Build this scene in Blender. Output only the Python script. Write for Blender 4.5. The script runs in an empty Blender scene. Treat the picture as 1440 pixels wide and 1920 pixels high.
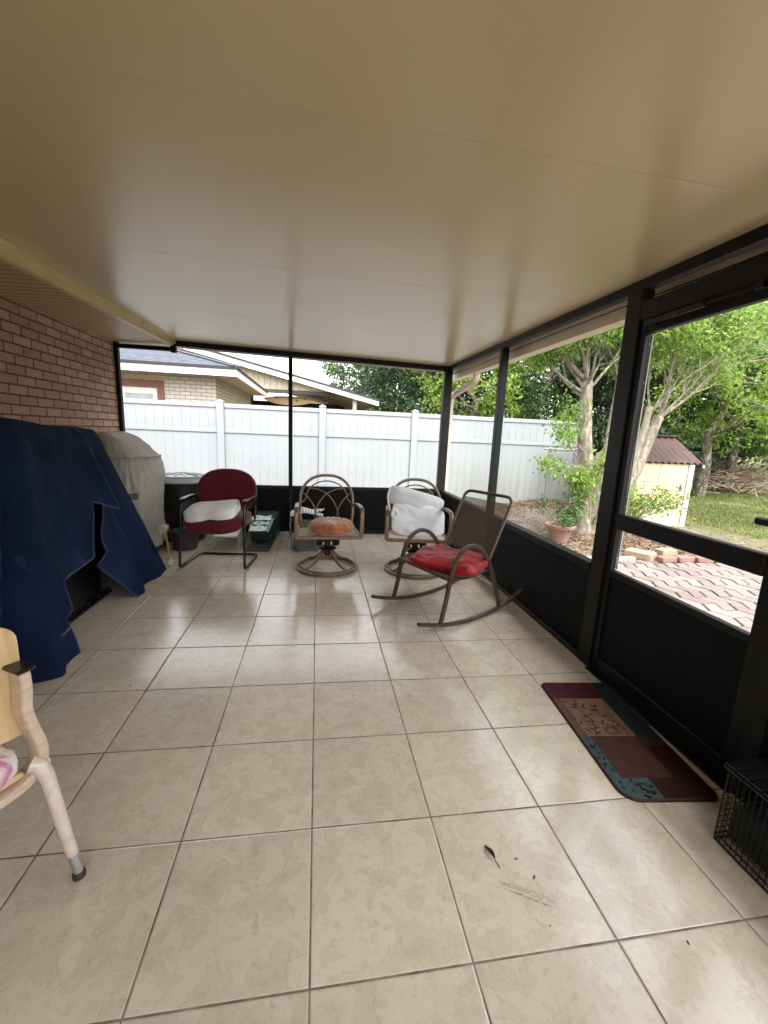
import bpy, math, random
from mathutils import Vector, Matrix, noise
from mathutils.geometry import delaunay_2d_cdt
D = bpy.data
SC = bpy.context.scene
COL = SC.collection
rnd = random.Random(11)
pi = math.pi
V = Vector
T = 0.4064            # floor tile pitch (16 in)
SL = 0.01524          # the slab drains away from the house


def fz(x):
    return -SL * x


def lin(h, k=1.0):
    h = h.lstrip('#')
    o = []
    for i in (0, 2, 4):
        c = int(h[i:i + 2], 16) / 255
        o.append((c / 12.92 if c <= .04045 else ((c + .055) / 1.055) ** 2.4) * k)
    return (*o, 1.0)


# ------------------------------------------------------------------ materials
class N:
    """small node-graph helper"""
    def __init__(s, name):
        s.m = D.materials.new(name)
        s.m.use_nodes = True
        s.t = s.m.node_tree
        s.b = s.t.nodes['Principled BSDF']
        s.out = s.t.nodes['Material Output']

    def n(s, typ, **kw):
        nd = s.t.nodes.new(typ)
        for k, v in kw.items():
            setattr(nd, k, v)
        return nd

    def l(s, a, b):
        s.t.links.new(a, b)

    def coord(s, kind='Object', scale=(1, 1, 1), rot=(0, 0, 0), loc=(0, 0, 0)):
        tc = s.n('ShaderNodeTexCoord')
        mp = s.n('ShaderNodeMapping')
        mp.inputs['Scale'].default_value = scale
        mp.inputs['Rotation'].default_value = rot
        mp.inputs['Location'].default_value = loc
        s.l(tc.outputs[kind], mp.inputs[0])
        return mp.outputs[0]

    def noise(s, vec, scale=5, detail=4, rough=.55, dist=0):
        nd = s.n('ShaderNodeTexNoise')
        nd.inputs['Scale'].default_value = scale
        nd.inputs['Detail'].default_value = detail
        nd.inputs['Roughness'].default_value = rough
        nd.inputs['Distortion'].default_value = dist
        if vec is not None:
            s.l(vec, nd.inputs['Vector'])
        return nd.outputs['Fac']

    def ramp(s, fac, stops, interp='LINEAR'):
        nd = s.n('ShaderNodeValToRGB')
        cr = nd.color_ramp
        cr.interpolation = interp
        while len(cr.elements) < len(stops):
            cr.elements.new(.5)
        for e, (p, c) in zip(cr.elements, stops):
            e.position = p
            e.color = c
        s.l(fac, nd.inputs[0])
        return nd.outputs[0]

    def mix(s, fac, a, b, mode='MIX'):
        nd = s.n('ShaderNodeMix', data_type='RGBA', blend_type=mode)
        for sock, v in ((nd.inputs[0], fac), (nd.inputs[6], a), (nd.inputs[7], b)):
            if hasattr(v, 'is_output'):
                s.l(v, sock)
            else:
                sock.default_value = v
        return nd.outputs[2]

    def math(s, op, a, b=None, c=None):
        nd = s.n('ShaderNodeMath', operation=op)
        for i, v in enumerate((a, b, c)):
            if v is None:
                continue
            if hasattr(v, 'is_output'):
                s.l(v, nd.inputs[i])
            else:
                nd.inputs[i].default_value = v
        return nd.outputs[0]

    def bump(s, h, strength=.3, dist=.01):
        nd = s.n('ShaderNodeBump')
        nd.inputs['Strength'].default_value = strength
        nd.inputs['Distance'].default_value = dist
        s.l(h, nd.inputs['Height'])
        s.l(nd.outputs[0], s.b.inputs['Normal'])

    def set(s, **kw):
        names = dict(col='Base Color', rough='Roughness', metal='Metallic', spec='Specular IOR Level', alpha='Alpha',
                     sheen='Sheen Weight', coat='Coat Weight', sub='Subsurface Weight', trans='Transmission Weight')
        for k, v in kw.items():
            sk = s.b.inputs[names[k]]
            if hasattr(v, 'is_output'):
                s.l(v, sk)
            else:
                sk.default_value = v
        return s


def plain(name, col, rough=.5, metal=0, var=.18, vs=9, bump=0, bs=60, bd=.003, spec=.5, stretch=(1, 1, 1), coat=0, sheen=0):
    """one colour with an uneven worn tone and a fine bump"""
    g = N(name)
    v = g.coord('Object', scale=stretch)
    f = g.noise(v, vs, 5, .6)
    a = tuple(c * (1 - var) for c in col[:3]) + (1,)
    b = tuple(min(1, c * (1 + var)) for c in col[:3]) + (1,)
    g.set(col=g.ramp(f, [(.3, a), (.7, b)]), metal=metal, spec=spec, coat=coat, sheen=sheen)
    rf = g.noise(v, vs * 2.3, 3)
    g.set(rough=g.math('MULTIPLY_ADD', rf, .16, max(.02, rough - .08)))
    if bump:
        g.bump(g.noise(v, bs, 3), bump, bd)
    return g.m


def fabric(name, col, weave=420, var=.15, rough=.9, vs=6, bump=.25):
    g = N(name)
    v = g.coord('Object')
    f = g.noise(v, vs, 6, .6)
    w = g.noise(v, weave, 2, .5)
    a = tuple(c * (1 - var) for c in col[:3]) + (1,)
    b = tuple(min(1, c * (1 + var)) for c in col[:3]) + (1,)
    c = g.ramp(f, [(.3, a), (.7, b)])
    c = g.mix(.22, c, g.ramp(w, [(.3, (.25, .25, .25, 1)), (.7, (1, 1, 1, 1))]), 'MULTIPLY')
    g.set(col=c, rough=rough, spec=.2, sheen=.25)
    g.bump(w, bump, .002)
    return g.m


def floor_tile_mat():
    g = N('ceramic floor tile')
    tc = g.n('ShaderNodeTexCoord')
    sx = g.n('ShaderNodeSeparateXYZ')
    g.l(tc.outputs['Object'], sx.inputs[0])
    u = g.math('DIVIDE', sx.outputs[0], T)
    v = g.math('DIVIDE', sx.outputs[1], T)

    def edge(a):
        fr = g.math('FRACT', a)
        return g.math('MINIMUM', fr, g.math('SUBTRACT', 1.0, fr))
    # slightly wavy joints
    jw = g.math('MULTIPLY_ADD', g.noise(tc.outputs['Object'], 25, 2), .004, -.002)
    e = g.math('ADD', g.math('MINIMUM', edge(u), edge(v)), jw)
    grout = g.math('LESS_THAN', e, .0062)
    soft = g.n('ShaderNodeMapRange')
    soft.inputs['From Min'].default_value = .0050
    soft.inputs['From Max'].default_value = .014
    g.l(e, soft.inputs['Value'])
    cx = g.n('ShaderNodeCombineXYZ')
    g.l(g.math('FLOOR', u), cx.inputs[0])
    g.l(g.math('FLOOR', v), cx.inputs[1])
    wn = g.n('ShaderNodeTexWhiteNoise', noise_dimensions='3D')
    g.l(cx.outputs[0], wn.inputs['Vector'])
    off = g.n('ShaderNodeVectorMath', operation='MULTIPLY_ADD')
    g.l(wn.outputs['Color'], off.inputs[0])
    off.inputs[1].default_value = (7, 7, 7)
    g.l(tc.outputs['Object'], off.inputs[2])
    vec = off.outputs[0]
    big = g.noise(vec, 5, 3, .5, .3)
    cloud = g.noise(vec, 11, 10, .62, .55)
    fine = g.noise(vec, 42, 6, .7, .4)
    c = g.ramp(cloud, [(.30, lin('beb4a1')), (.44, lin('ccc2b0')), (.55, lin('d6cebd')), (.72, lin('cabea9'))])
    c = g.mix(g.math('MULTIPLY', big, .55), c, lin('d2c5ab'))
    vein = g.ramp(cloud, [(.445, (0, 0, 0, 1)), (.47, (1, 1, 1, 1)), (.49, (0, 0, 0, 1))])
    c = g.mix(g.math('MULTIPLY', vein, .22), c, lin('9d8f7a'))
    c = g.mix(g.math('MULTIPLY', g.ramp(fine, [(.52, (0, 0, 0, 1)), (.68, (1, 1, 1, 1))]), .3), c, lin('a08f77'))
    tone = g.math('MULTIPLY_ADD', wn.outputs['Value'], .15, .90)
    tm = g.n('ShaderNodeVectorMath', operation='SCALE')
    g.l(c, tm.inputs[0])
    g.l(tone, tm.inputs['Scale'])
    dirt = g.noise(tc.outputs['Object'], 1.1, 5, .6)
    c = g.mix(g.ramp(dirt, [(.45, (0, 0, 0, 1)), (.75, (.35, .35, .35, 1))]), tm.outputs[0], lin('9b8c78'))
    # rubber scuff left by something dragged
    for (px, py, ang, ln, wd, k) in ((.620, .127, -.50, .105, .0035, .75), (.595, .158, -.42, .055, .008, .45), (.655, .128, -.5, .06, .013, .3)):
        mp = g.n('ShaderNodeMapping', vector_type='TEXTURE')
        mp.inputs['Location'].default_value = (px, py, 0)
        mp.inputs['Rotation'].default_value = (0, 0, ang)
        mp.inputs['Scale'].default_value = (ln, wd, 1)
        g.l(tc.outputs['Object'], mp.inputs[0])
        sp = g.n('ShaderNodeSeparateXYZ')
        g.l(mp.outputs[0], sp.inputs[0])
        r = g.math('SQRT', g.math('ADD', g.math('POWER', sp.outputs[0], 2), g.math('POWER', sp.outputs[1], 2)))
        m = g.math('MULTIPLY', g.math('MULTIPLY', g.ramp(r, [(.55, (1, 1, 1, 1)), (1, (0, 0, 0, 1))]),
                   g.ramp(g.noise(tc.outputs['Object'], 110, 4, .8), [(.42, (0, 0, 0, 1)), (.56, (1, 1, 1, 1))])), k)
        c = g.mix(m, c, lin('4a4238'))
    gcol = g.ramp(g.noise(tc.outputs['Object'], 9, 4), [(.35, lin('443a31')), (.5, lin('6e6155')), (.7, lin('8b7f72'))])
    g.set(col=g.mix(grout, c, gcol))
    rr = g.math('MULTIPLY_ADD', cloud, .12, .115)
    g.set(rough=g.math('MAXIMUM', rr, g.math('MULTIPLY', grout, .85)), spec=.6)
    g.b.inputs['IOR'].default_value = 1.72
    h = g.math('ADD', soft.outputs[0], g.math('MULTIPLY', cloud, .10))
    g.bump(h, .35, .003)
    return g.m


def brick_mat(name, c1, c2, mortar, axes='YZ', bw=.2075, bh=.0745, ms=.007, bump=.6, offx=0, offz=0, rough=.88):
    g = N(name)
    tc = g.n('ShaderNodeTexCoord')
    sx = g.n('ShaderNodeSeparateXYZ')
    g.l(tc.outputs['Object'], sx.inputs[0])
    cb = g.n('ShaderNodeCombineXYZ')
    g.l(g.math('ADD', sx.outputs['XYZ'.index(axes[0])], offx), cb.inputs[0])
    g.l(g.math('ADD', sx.outputs[2], offz), cb.inputs[1])
    # a little wander so no course is ruler straight
    wob = g.n('ShaderNodeTexNoise')
    wob.inputs['Scale'].default_value = 8
    g.l(tc.outputs['Object'], wob.inputs['Vector'])
    va = g.n('ShaderNodeVectorMath', operation='MULTIPLY_ADD')
    g.l(wob.outputs['Color'], va.inputs[0])
    va.inputs[1].default_value = (.008, .006, 0)
    g.l(cb.outputs[0], va.inputs[2])
    br = g.n('ShaderNodeTexBrick')
    br.inputs['Scale'].default_value = 1
    br.inputs['Brick Width'].default_value = bw
    br.inputs['Row Height'].default_value = bh
    br.inputs['Mortar Size'].default_value = ms
    br.inputs['Mortar Smooth'].default_value = .25
    br.inputs['Bias'].default_value = 0
    br.inputs['Color1'].default_value = c1
    br.inputs['Color2'].default_value = c2
    br.inputs['Mortar'].default_value = mortar
    g.l(va.outputs[0], br.inputs['Vector'])
    f = g.noise(tc.outputs['Object'], 55, 6, .7)
    c = g.mix(.55, br.outputs['Color'], g.ramp(f, [(.3, (.45, .42, .4, 1)), (.65, (1, 1, 1, 1))]), 'MULTIPLY')
    st = g.noise(tc.outputs['Object'], 2.2, 5, .6)
    c = g.mix(g.ramp(st, [(.5, (0, 0, 0, 1)), (.8, (.3, .3, .3, 1))]), c, mortar)
    g.set(col=c, rough=rough, spec=.25)
    hgt = g.math('ADD', g.math('SUBTRACT', 1.0, br.outputs['Fac']), g.math('MULTIPLY', f, .35))
    g.bump(hgt, bump, .008)
    return g.m


def leaf_mat(name, cols, trans=.35, rough=.55):
    g = N(name)
    geo = g.n('ShaderNodeNewGeometry')
    n = len(cols)
    c = g.ramp(geo.outputs['Random Per Island'], [(i / max(1, n - 1), lin(h, .78)) for i, h in enumerate(cols)])
    g.set(col=c, rough=rough, spec=.35)
    tr = g.n('ShaderNodeBsdfTranslucent')
    hs = g.n('ShaderNodeHueSaturation')
    hs.inputs['Value'].default_value = 1.15
    hs.inputs['Hue'].default_value = .497
    g.l(c, hs.inputs['Color'])
    g.l(hs.outputs[0], tr.inputs['Color'])
    mx = g.n('ShaderNodeMixShader')
    mx.inputs[0].default_value = trans
    g.l(g.b.outputs[0], mx.inputs[1])
    g.l(tr.outputs[0], mx.inputs[2])
    g.l(mx.outputs[0], g.out.inputs[0])
    return g.m


def bark_mat(name, a, b, c):
    g = N(name)
    v = g.coord('Object', scale=(9, 9, 2.2))
    f = g.noise(v, 3, 7, .65, .5)
    p = g.noise(g.coord('Object', scale=(3, 3, 2)), 4, 4, .6)
    col = g.ramp(f, [(.3, lin(a)), (.5, lin(b)), (.72, lin(c))])
    col = g.mix(g.ramp(p, [(.52, (0, 0, 0, 1)), (.66, (.8, .8, .8, 1))]), col, lin('a9a796'))
    g.set(col=col, rough=.85, spec=.2)
    g.bump(f, .9, .02)
    return g.m


# ------------------------------------------------------------------ mesh builder
class MB:
    def __init__(s):
        s.v = []
        s.f = []
        s.mi = []
        s.M = Matrix.Identity(4)
        s.cur = 0

    def at(s, loc=(0, 0, 0), rz=0, rx=0, ry=0):
        s.M = Matrix.Translation(V(loc)) @ Matrix.Rotation(rz, 4, 'Z') @ Matrix.Rotation(ry, 4, 'Y') @ Matrix.Rotation(rx, 4, 'X')
        return s

    def add(s, vs, fs):
        o = len(s.v)
        M = s.M
        s.v += [M @ V(p) for p in vs]
        for f in fs:
            s.f.append([i + o for i in f])
            s.mi.append(s.cur)
        return s

    def box(s, x0, x1, y0, y1, z0, z1, bev=0):
        if bev <= 0:
            s.add([(x0, y0, z0), (x1, y0, z0), (x1, y1, z0), (x0, y1, z0), (x0, y0, z1), (x1, y0, z1), (x1, y1, z1), (x0, y1, z1)],
                  [(0, 3, 2, 1), (4, 5, 6, 7), (0, 1, 5, 4), (1, 2, 6, 5), (2, 3, 7, 6), (3, 0, 4, 7)])
            return s
        b = min(bev, (x1 - x0) / 2.01, (y1 - y0) / 2.01, (z1 - z0) / 2.01)
        vs, idx = [], {}
        for sx in (0, 1):
            for sy in (0, 1):
                for sz in (0, 1):
                    X = (x0, x1)[sx]
                    Y = (y0, y1)[sy]
                    Z = (z0, z1)[sz]
                    ix = X + b * (1 - 2 * sx)
                    iy = Y + b * (1 - 2 * sy)
                    iz = Z + b * (1 - 2 * sz)
                    for a, p in enumerate(((X, iy, iz), (ix, Y, iz), (ix, iy, Z))):
                        idx[(sx, sy, sz, a)] = len(vs)
                        vs.append(p)
        I = idx
        fs = []
        ring = ((0, 0), (1, 0), (1, 1), (0, 1))
        for q in (0, 1):
            fx = [I[(q, a, b2, 0)] for a, b2 in ring]
            fy = [I[(a, q, b2, 1)] for a, b2 in ring]
            fzz = [I[(a, b2, q, 2)] for a, b2 in ring]
            fs += [fx if q else fx[::-1], fy[::-1] if q else fy, fzz if q else fzz[::-1]]
        for a in (0, 1):
            for b2 in (0, 1):
                fs.append([I[(a, b2, 0, 0)], I[(a, b2, 1, 0)], I[(a, b2, 1, 1)], I[(a, b2, 0, 1)]])
                fs.append([I[(a, 0, b2, 0)], I[(a, 1, b2, 0)], I[(a, 1, b2, 2)], I[(a, 0, b2, 2)]])
                fs.append([I[(0, a, b2, 1)], I[(1, a, b2, 1)], I[(1, a, b2, 2)], I[(0, a, b2, 2)]])
        for sx in (0, 1):
            for sy in (0, 1):
                for sz in (0, 1):
                    fs.append([I[(sx, sy, sz, a)] for a in range(3)])
        s.add(vs, fs)
        return s

    def tube(s, pts, r, n=10, closed=False, flat=None, up=None, cap=True):
        """pts list of points; r radius or list; flat=(a,b) oblong section"""
        P = [V(p) for p in pts]
        m = len(P)
        R = r if isinstance(r, (list, tuple)) else [r] * m
        tg = []
        for i in range(m):
            a = P[i - 1] if (i > 0 or closed) else P[i]
            b = P[(i + 1) % m] if (i < m - 1 or closed) else P[i]
            t = (b - a)
            tg.append(t.normalized() if t.length > 1e-9 else V((0, 0, 1)))
        u = V(up) if up else (V((0, 0, 1)) if abs(tg[0].z) < .9 else V((1, 0, 0)))
        u = (u - tg[0] * u.dot(tg[0])).normalized()
        rings = []
        for i in range(m):
            if i:
                if up:
                    u = V(up)
                u = u - tg[i] * u.dot(tg[i])
                u = u.normalized() if u.length > 1e-6 else V((1, 0, 0))
            w = tg[i].cross(u)
            ring = []
            for k in range(n):
                a = 2 * pi * (k + .5) / n
                ca, sa = math.cos(a), math.sin(a)
                if flat:
                    e = .35
                    ca = math.copysign(abs(ca) ** e, ca) * flat[0]
                    sa = math.copysign(abs(sa) ** e, sa) * flat[1]
                    ring.append(P[i] + u * (ca * R[i]) + w * (sa * R[i]))
                else:
                    ring.append(P[i] + u * (ca * R[i]) + w * (sa * R[i]))
            rings.append(ring)
        vs = [p for rg in rings for p in rg]
        fs = []
        for i in range(m if closed else m - 1):
            j = (i + 1) % m
            for k in range(n):
                fs.append((i * n + k, i * n + (k + 1) % n, j * n + (k + 1) % n, j * n + k))
        if cap and not closed:
            fs.append(tuple(range(n))[::-1])
            fs.append(tuple((m - 1) * n + k for k in range(n)))
        s.add(vs, fs)
        return s

    def lathe(s, prof, n=32, center=(0, 0, 0)):
        vs, fs = [], []
        c = V(center)
        for (r, z) in prof:
            for k in range(n):
                a = 2 * pi * k / n
                vs.append(c + V((r * math.cos(a), r * math.sin(a), z)))
        for i in range(len(prof) - 1):
            for k in range(n):
                fs.append((i * n + k, i * n + (k + 1) % n, (i + 1) * n + (k + 1) % n, (i + 1) * n + k))
        fs.append(tuple(range(n))[::-1])
        fs.append(tuple((len(prof) - 1) * n + k for k in range(n)))
        s.add(vs, fs)
        return s

    def prism(s, poly, z0, z1):
        """poly (x,y) counter-clockwise"""
        n = len(poly)
        s.add([(x, y, z0) for x, y in poly] + [(x, y, z1) for x, y in poly],
              [tuple(range(n))[::-1], tuple(range(n, 2 * n))] + [(i, (i + 1) % n, n + (i + 1) % n, n + i) for i in range(n)])
        return s

    def grid(s, fn, nu, nv, wrap=False):
        vs = [fn(i / nu, j / nv) for j in range(nv + 1) for i in range(nu + (0 if wrap else 1))]
        w = nu if wrap else nu + 1
        fs = []
        for j in range(nv):
            for i in range(nu):
                fs.append((j * w + i, j * w + (i + 1) % w, (j + 1) * w + (i + 1) % w, (j + 1) * w + i))
        s.add(vs, fs)
        return s

    def puff(s, fn, nu=40, nv=16):
        """closed lump: fn(u around 0..1, v bottom..top 0..1) -> point; ends close to a pole"""
        vs = [fn(0, 0)]
        for j in range(1, nv):
            for i in range(nu):
                vs.append(fn(i / nu, j / nv))
        vs.append(fn(0, 1))
        fs = []
        for i in range(nu):
            fs.append((0, 1 + (i + 1) % nu, 1 + i))
        for j in range(nv - 2):
            for i in range(nu):
                a = 1 + j * nu
                fs.append((a + i, a + (i + 1) % nu, a + nu + (i + 1) % nu, a + nu + i))
        last = len(vs) - 1
        a = 1 + (nv - 2) * nu
        for i in range(nu):
            fs.append((a + i, a + (i + 1) % nu, last))
        s.add(vs, fs)
        return s

    def leaf(s, p, d, nrm, ln, wd):
        d = V(d).normalized()
        sd = d.cross(V(nrm))
        if sd.length < 1e-5:
            sd = d.cross(V((.3, .5, .8)))
        sd.normalize()
        up = sd.cross(d)
        p = V(p)
        s.add([p, p + d * ln * .45 + sd * wd * .5 + up * ln * .05, p + d * ln - up * ln * .12, p + d * ln * .45 - sd * wd * .5 + up * ln * .05],
              [(0, 1, 2, 3)])
        return s


def spline(pts, n=6, closed=False):
    P = [V(p) for p in pts]
    m = len(P)
    out = []
    for i in range(m if closed else m - 1):
        p0 = P[i - 1] if (i > 0 or closed) else P[i] * 2 - P[i + 1]
        p1 = P[i]
        p2 = P[(i + 1) % m]
        p3 = P[(i + 2) % m] if (i + 2 < m or closed) else p2 * 2 - p1
        for k in range(n):
            t = k / n
            out.append(.5 * ((2 * p1) + (p2 - p0) * t + (2 * p0 - 5 * p1 + 4 * p2 - p3) * t * t + (3 * p1 - p0 - 3 * p2 + p3) * t ** 3))
    if not closed:
        out.append(P[-1])
    return out


WM = {}


def thing(name, label, cat, loc=(0, 0, 0), rz=0, group=None, kind=None):
    o = D.objects.new(name, None)
    COL.objects.link(o)
    o.location = loc
    o.rotation_euler = (0, 0, rz)
    o.empty_display_size = .1
    WM[o.name] = Matrix.Translation(V(loc)) @ Matrix.Rotation(rz, 4, 'Z')
    tag(o, label, cat, group, kind)
    return o


def tag(o, label=None, cat=None, group=None, kind=None):
    for k, v in (('label', label), ('category', cat), ('group', group), ('kind', kind)):
        if v:
            o[k] = v


def part(name, mb, mats, parent=None, world=False, smooth=True, label=None, loc=None, rz=0, kind=None, angle=40):
    me = D.meshes.new(name)
    vs = mb.v
    if parent is not None:
        W = WM[parent.name]
        if world:
            Wi = W.inverted()
            vs = [Wi @ p for p in vs]
    elif loc is not None:
        W = Matrix.Translation(V(loc)) @ Matrix.Rotation(rz, 4, 'Z')
        if world:
            Wi = W.inverted()
            vs = [Wi @ p for p in vs]
    else:
        W = Matrix.Identity(4)
    me.from_pydata([tuple(p) for p in vs], [], mb.f)
    for m in (mats if isinstance(mats, (list, tuple)) else [mats]):
        me.materials.append(m)
    if any(mb.mi):
        me.polygons.foreach_set('material_index', mb.mi)
    if smooth:
        me.polygons.foreach_set('use_smooth', [True] * len(me.polygons))
        if angle:
            try:
                me.set_sharp_from_angle(angle=math.radians(angle))
            except Exception:
                pass
    me.update()
    o = D.objects.new(name, me)
    COL.objects.link(o)
    if parent is not None:
        o.parent = parent
    elif loc is not None:
        o.location = loc
        o.rotation_euler = (0, 0, rz)
    WM[o.name] = W
    if label:
        o['label'] = label
    if kind:
        o['kind'] = kind
    return o


def single(name, mb, mats, label, cat, loc=(0, 0, 0), rz=0, world=False, group=None, smooth=True, kind=None, angle=40):
    o = part(name, mb, mats, None, world, smooth, None, loc, rz, kind, angle)
    tag(o, label, cat, group, kind)
    return o


def copy_tree(o, parent=None):
    c = o.copy()
    COL.objects.link(c)
    c.parent = parent
    for ch in list(o.children):
        copy_tree(ch, c)
    return c


def structure(name, mb, mats, loc=(0, 0, 0), world=False, smooth=True):
    o = part(name, mb, mats, None, world, smooth, None, loc)
    o['kind'] = 'structure'
    return o
# ------------------------------------------------------------------ camera, light
def make_camera():
    yaw, pitch, roll = .164683, .186723, .0428724
    cy, sy, cp, sp, cr, sr = math.cos(yaw), math.sin(yaw), math.cos(pitch), math.sin(pitch), math.cos(roll), math.sin(roll)
    fwd, right, up = V((sy, cy, 0)), V((cy, -sy, 0)), V((0, 0, 1))
    f2 = fwd * cp - up * sp
    u2 = up * cp + fwd * sp
    r3 = right * cr + u2 * sr
    u3 = u2 * cr - right * sr
    cam = D.cameras.new('camera')
    o = D.objects.new('camera', cam)
    COL.objects.link(o)
    M = Matrix((r3, u3, -f2)).transposed().to_4x4()
    M.translation = V((.00336, -.75535, 1.29393))
    o.matrix_world = M
    cam.sensor_fit = 'HORIZONTAL'
    cam.sensor_width = 36
    cam.lens = 772.5644 / 1440 * 36
    cam.clip_start = .03
    cam.clip_end = 900
    SC.camera = o


make_camera()
SUN_EL, SUN_AZ = math.radians(64), math.radians(172)   # azimuth from +Y towards +X: behind the camera, to the right
W = D.worlds.new('World')
SC.world = W
W.use_nodes = True
wt = W.node_tree
bg = wt.nodes['Background']
sky = wt.nodes.new('ShaderNodeTexSky')
sky.sky_type = 'NISHITA'
sky.sun_disc = False
sky.sun_elevation = SUN_EL
sky.sun_rotation = SUN_AZ
sky.air_density = 1.0
sky.dust_density = 4.0
sky.ozone_density = 1.0
hs = wt.nodes.new('ShaderNodeHueSaturation')      # bright overcast: the cloud takes the blue out
hs.inputs['Saturation'].default_value = .16
wt.links.new(sky.outputs[0], hs.inputs['Color'])
wt.links.new(hs.outputs[0], bg.inputs['Color'])
bg.inputs['Strength'].default_value = .15
sl = D.lights.new('sun', 'SUN')
sl.energy = SUN_E = .55
sl.angle = math.radians(28)
sl.color = (1, .95, .87)
so = D.objects.new('sun', sl)
COL.objects.link(so)
sd = V((math.sin(SUN_AZ) * math.cos(SUN_EL), math.cos(SUN_AZ) * math.cos(SUN_EL), math.sin(SUN_EL)))
so.rotation_euler = sd.to_track_quat('Z', 'Y').to_euler()
so.location = (0, 0, 20)
SC.view_settings.view_transform = 'Standard'
SC.view_settings.look = 'None'
SC.view_settings.gamma = 1
SC.view_settings.exposure = EXPO = 2.55
SC.cycles.use_denoising = True
SC.cycles.max_bounces = 10
SC.cycles.diffuse_bounces = 7
SC.cycles.glossy_bounces = 4
SC.cycles.transparent_max_bounces = 8
SC.cycles.sample_clamp_indirect = 8
SC.cycles.caustics_reflective = False
SC.cycles.caustics_refractive = False

# ------------------------------------------------------------------ materials
M_tile = floor_tile_mat()
M_black = plain('black painted aluminium', lin('0b0b0b'), .48, 0, .2, 6, .05, 180, spec=.3)
M_kick = plain('black kick plate', lin('030303'), .6, 0, .3, 3, .04, 120, spec=.2)
def ceil_mat():
    g = N('beige ceiling skin')
    v = g.coord('Object')
    g.set(col=g.ramp(g.noise(v, .8, 4, .5), [(.3, lin('cdbd9a')), (.7, lin('d2c3a0'))]), rough=.26, spec=.5)
    g.b.inputs['IOR'].default_value = 1.72
    g.bump(g.math('ADD', g.noise(v, 190, 3), g.math('MULTIPLY', g.noise(v, 5, 2), .6)), .11, .003)
    return g.m


M_ceil = ceil_mat()
M_trim = plain('beige trim paint', lin('d3c29a'), .42, 0, .06, 5)
M_gutter = plain('beige gutter paint', lin('eee3cd'), .45, 0, .07, 4)
M_brick = brick_mat('pinkish house brick', lin('cca99c'), lin('b29184'), lin('6b5446'), 'YZ', offz=.018, bump=.8)
M_conc = plain('porch slab concrete', lin('a39d93'), .85, 0, .2, 5, .3, 90)
M_lightblock = plain('beige light blocking wall', lin('b9a684'), .8, 0, .08, 3, .3, 120)


def soffit_mat():
    g = N('ribbed vinyl soffit')
    tc = g.n('ShaderNodeTexCoord')
    sx = g.n('ShaderNodeSeparateXYZ')
    g.l(tc.outputs['Object'], sx.inputs[0])
    fr = g.math('FRACT', g.math('MULTIPLY', sx.outputs[1], 1 / .085))
    h = g.math('GREATER_THAN', fr, .16)
    g.set(col=g.mix(h, lin('6f5f42'), lin('bfa87c')), rough=.45)
    g.bump(h, .7, .008)
    return g.m


M_soffit = soffit_mat()


def cz(x, y):
    """underside of the porch roof"""
    return 2.2 - .0215 * x + .014 * (y - 4.5)


Y0, Y1, XL, XR = -1.95, 4.5, -2.25, 1.62
# ------------------------------------------------------------------ porch floor
mb = MB()
x0, x1, y0, y1 = XL, XR + .11, Y0, Y1 + .1
mb.add([(x0, y0, -.3), (x1, y0, -.3), (x1, y1, -.3), (x0, y1, -.3), (x0, y0, fz(x0)), (x1, y0, fz(x1)), (x1, y1, fz(x1)), (x0, y1, fz(x0))],
       [(0, 3, 2, 1), (4, 5, 6, 7), (0, 1, 5, 4), (1, 2, 6, 5), (2, 3, 7, 6), (3, 0, 4, 7)])
structure('floor', mb, M_tile, smooth=False)

# ------------------------------------------------------------------ our own house
house = thing('brick_house', 'pinkish brown brick house wall with beige soffit along the left of the porch', 'house', (XL, 0, 0))
mb = MB()
mb.box(XL - .25, XL, -6, 4.56, -.3, 2.34)
part('wall', mb, M_brick, house, True, False)
mb = MB()


def sz(y):
    return 2.128 + .026 * (y - 2.8)


mb.add([(XL + .001, -6, sz(Y0)), (-1.66, -6, sz(Y0) + .018), (-1.66, 4.78, sz(4.78) + .018), (XL + .001, 4.78, sz(4.78)),
        (XL + .001, -6, sz(Y0) + .03), (-1.66, -6, sz(Y0) + .05), (-1.66, 4.78, sz(4.78) + .05), (XL + .001, 4.78, sz(4.78) + .03)],
       [(0, 1, 2, 3), (7, 6, 5, 4), (0, 4, 5, 1), (1, 5, 6, 2), (2, 6, 7, 3), (3, 7, 4, 0)])
part('soffit', mb, M_soffit, house, True, False)
mb = MB()
for (xa, xb, za, zb) in ((-1.659, -1.63, .0, .088), (-1.63, -1.612, .055, .092), (-1.664, -1.622, -.012, .004)):
    vs = []
    for y in (Y0, 4.8):
        b = sz(y) + .018
        vs += [(xa, y, b + za), (xb, y, b + za), (xb, y, b + zb), (xa, y, b + zb)]
    mb.add(vs, [(0, 1, 2, 3), (7, 6, 5, 4), (0, 4, 5, 1), (1, 5, 6, 2), (2, 6, 7, 3), (3, 7, 4, 0)])
part('fascia', mb, M_trim, house, True, False)
mb = MB()
mb.add([(-6, -6, 4.1), (-1.64, -6, 2.36), (-1.64, 4.85, 2.36), (-6, 4.85, 4.1), (-6, -6, 4.2), (-1.64, -6, 2.44), (-1.64, 4.85, 2.44), (-6, 4.85, 4.2)],
       [(0, 1, 2, 3), (7, 6, 5, 4), (0, 4, 5, 1), (1, 5, 6, 2), (2, 6, 7, 3), (3, 7, 4, 0)])
part('roof', mb, plain('dark shingle', lin('55555a'), .9, 0, .3, 30, .5, 60), house, True, False)

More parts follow.
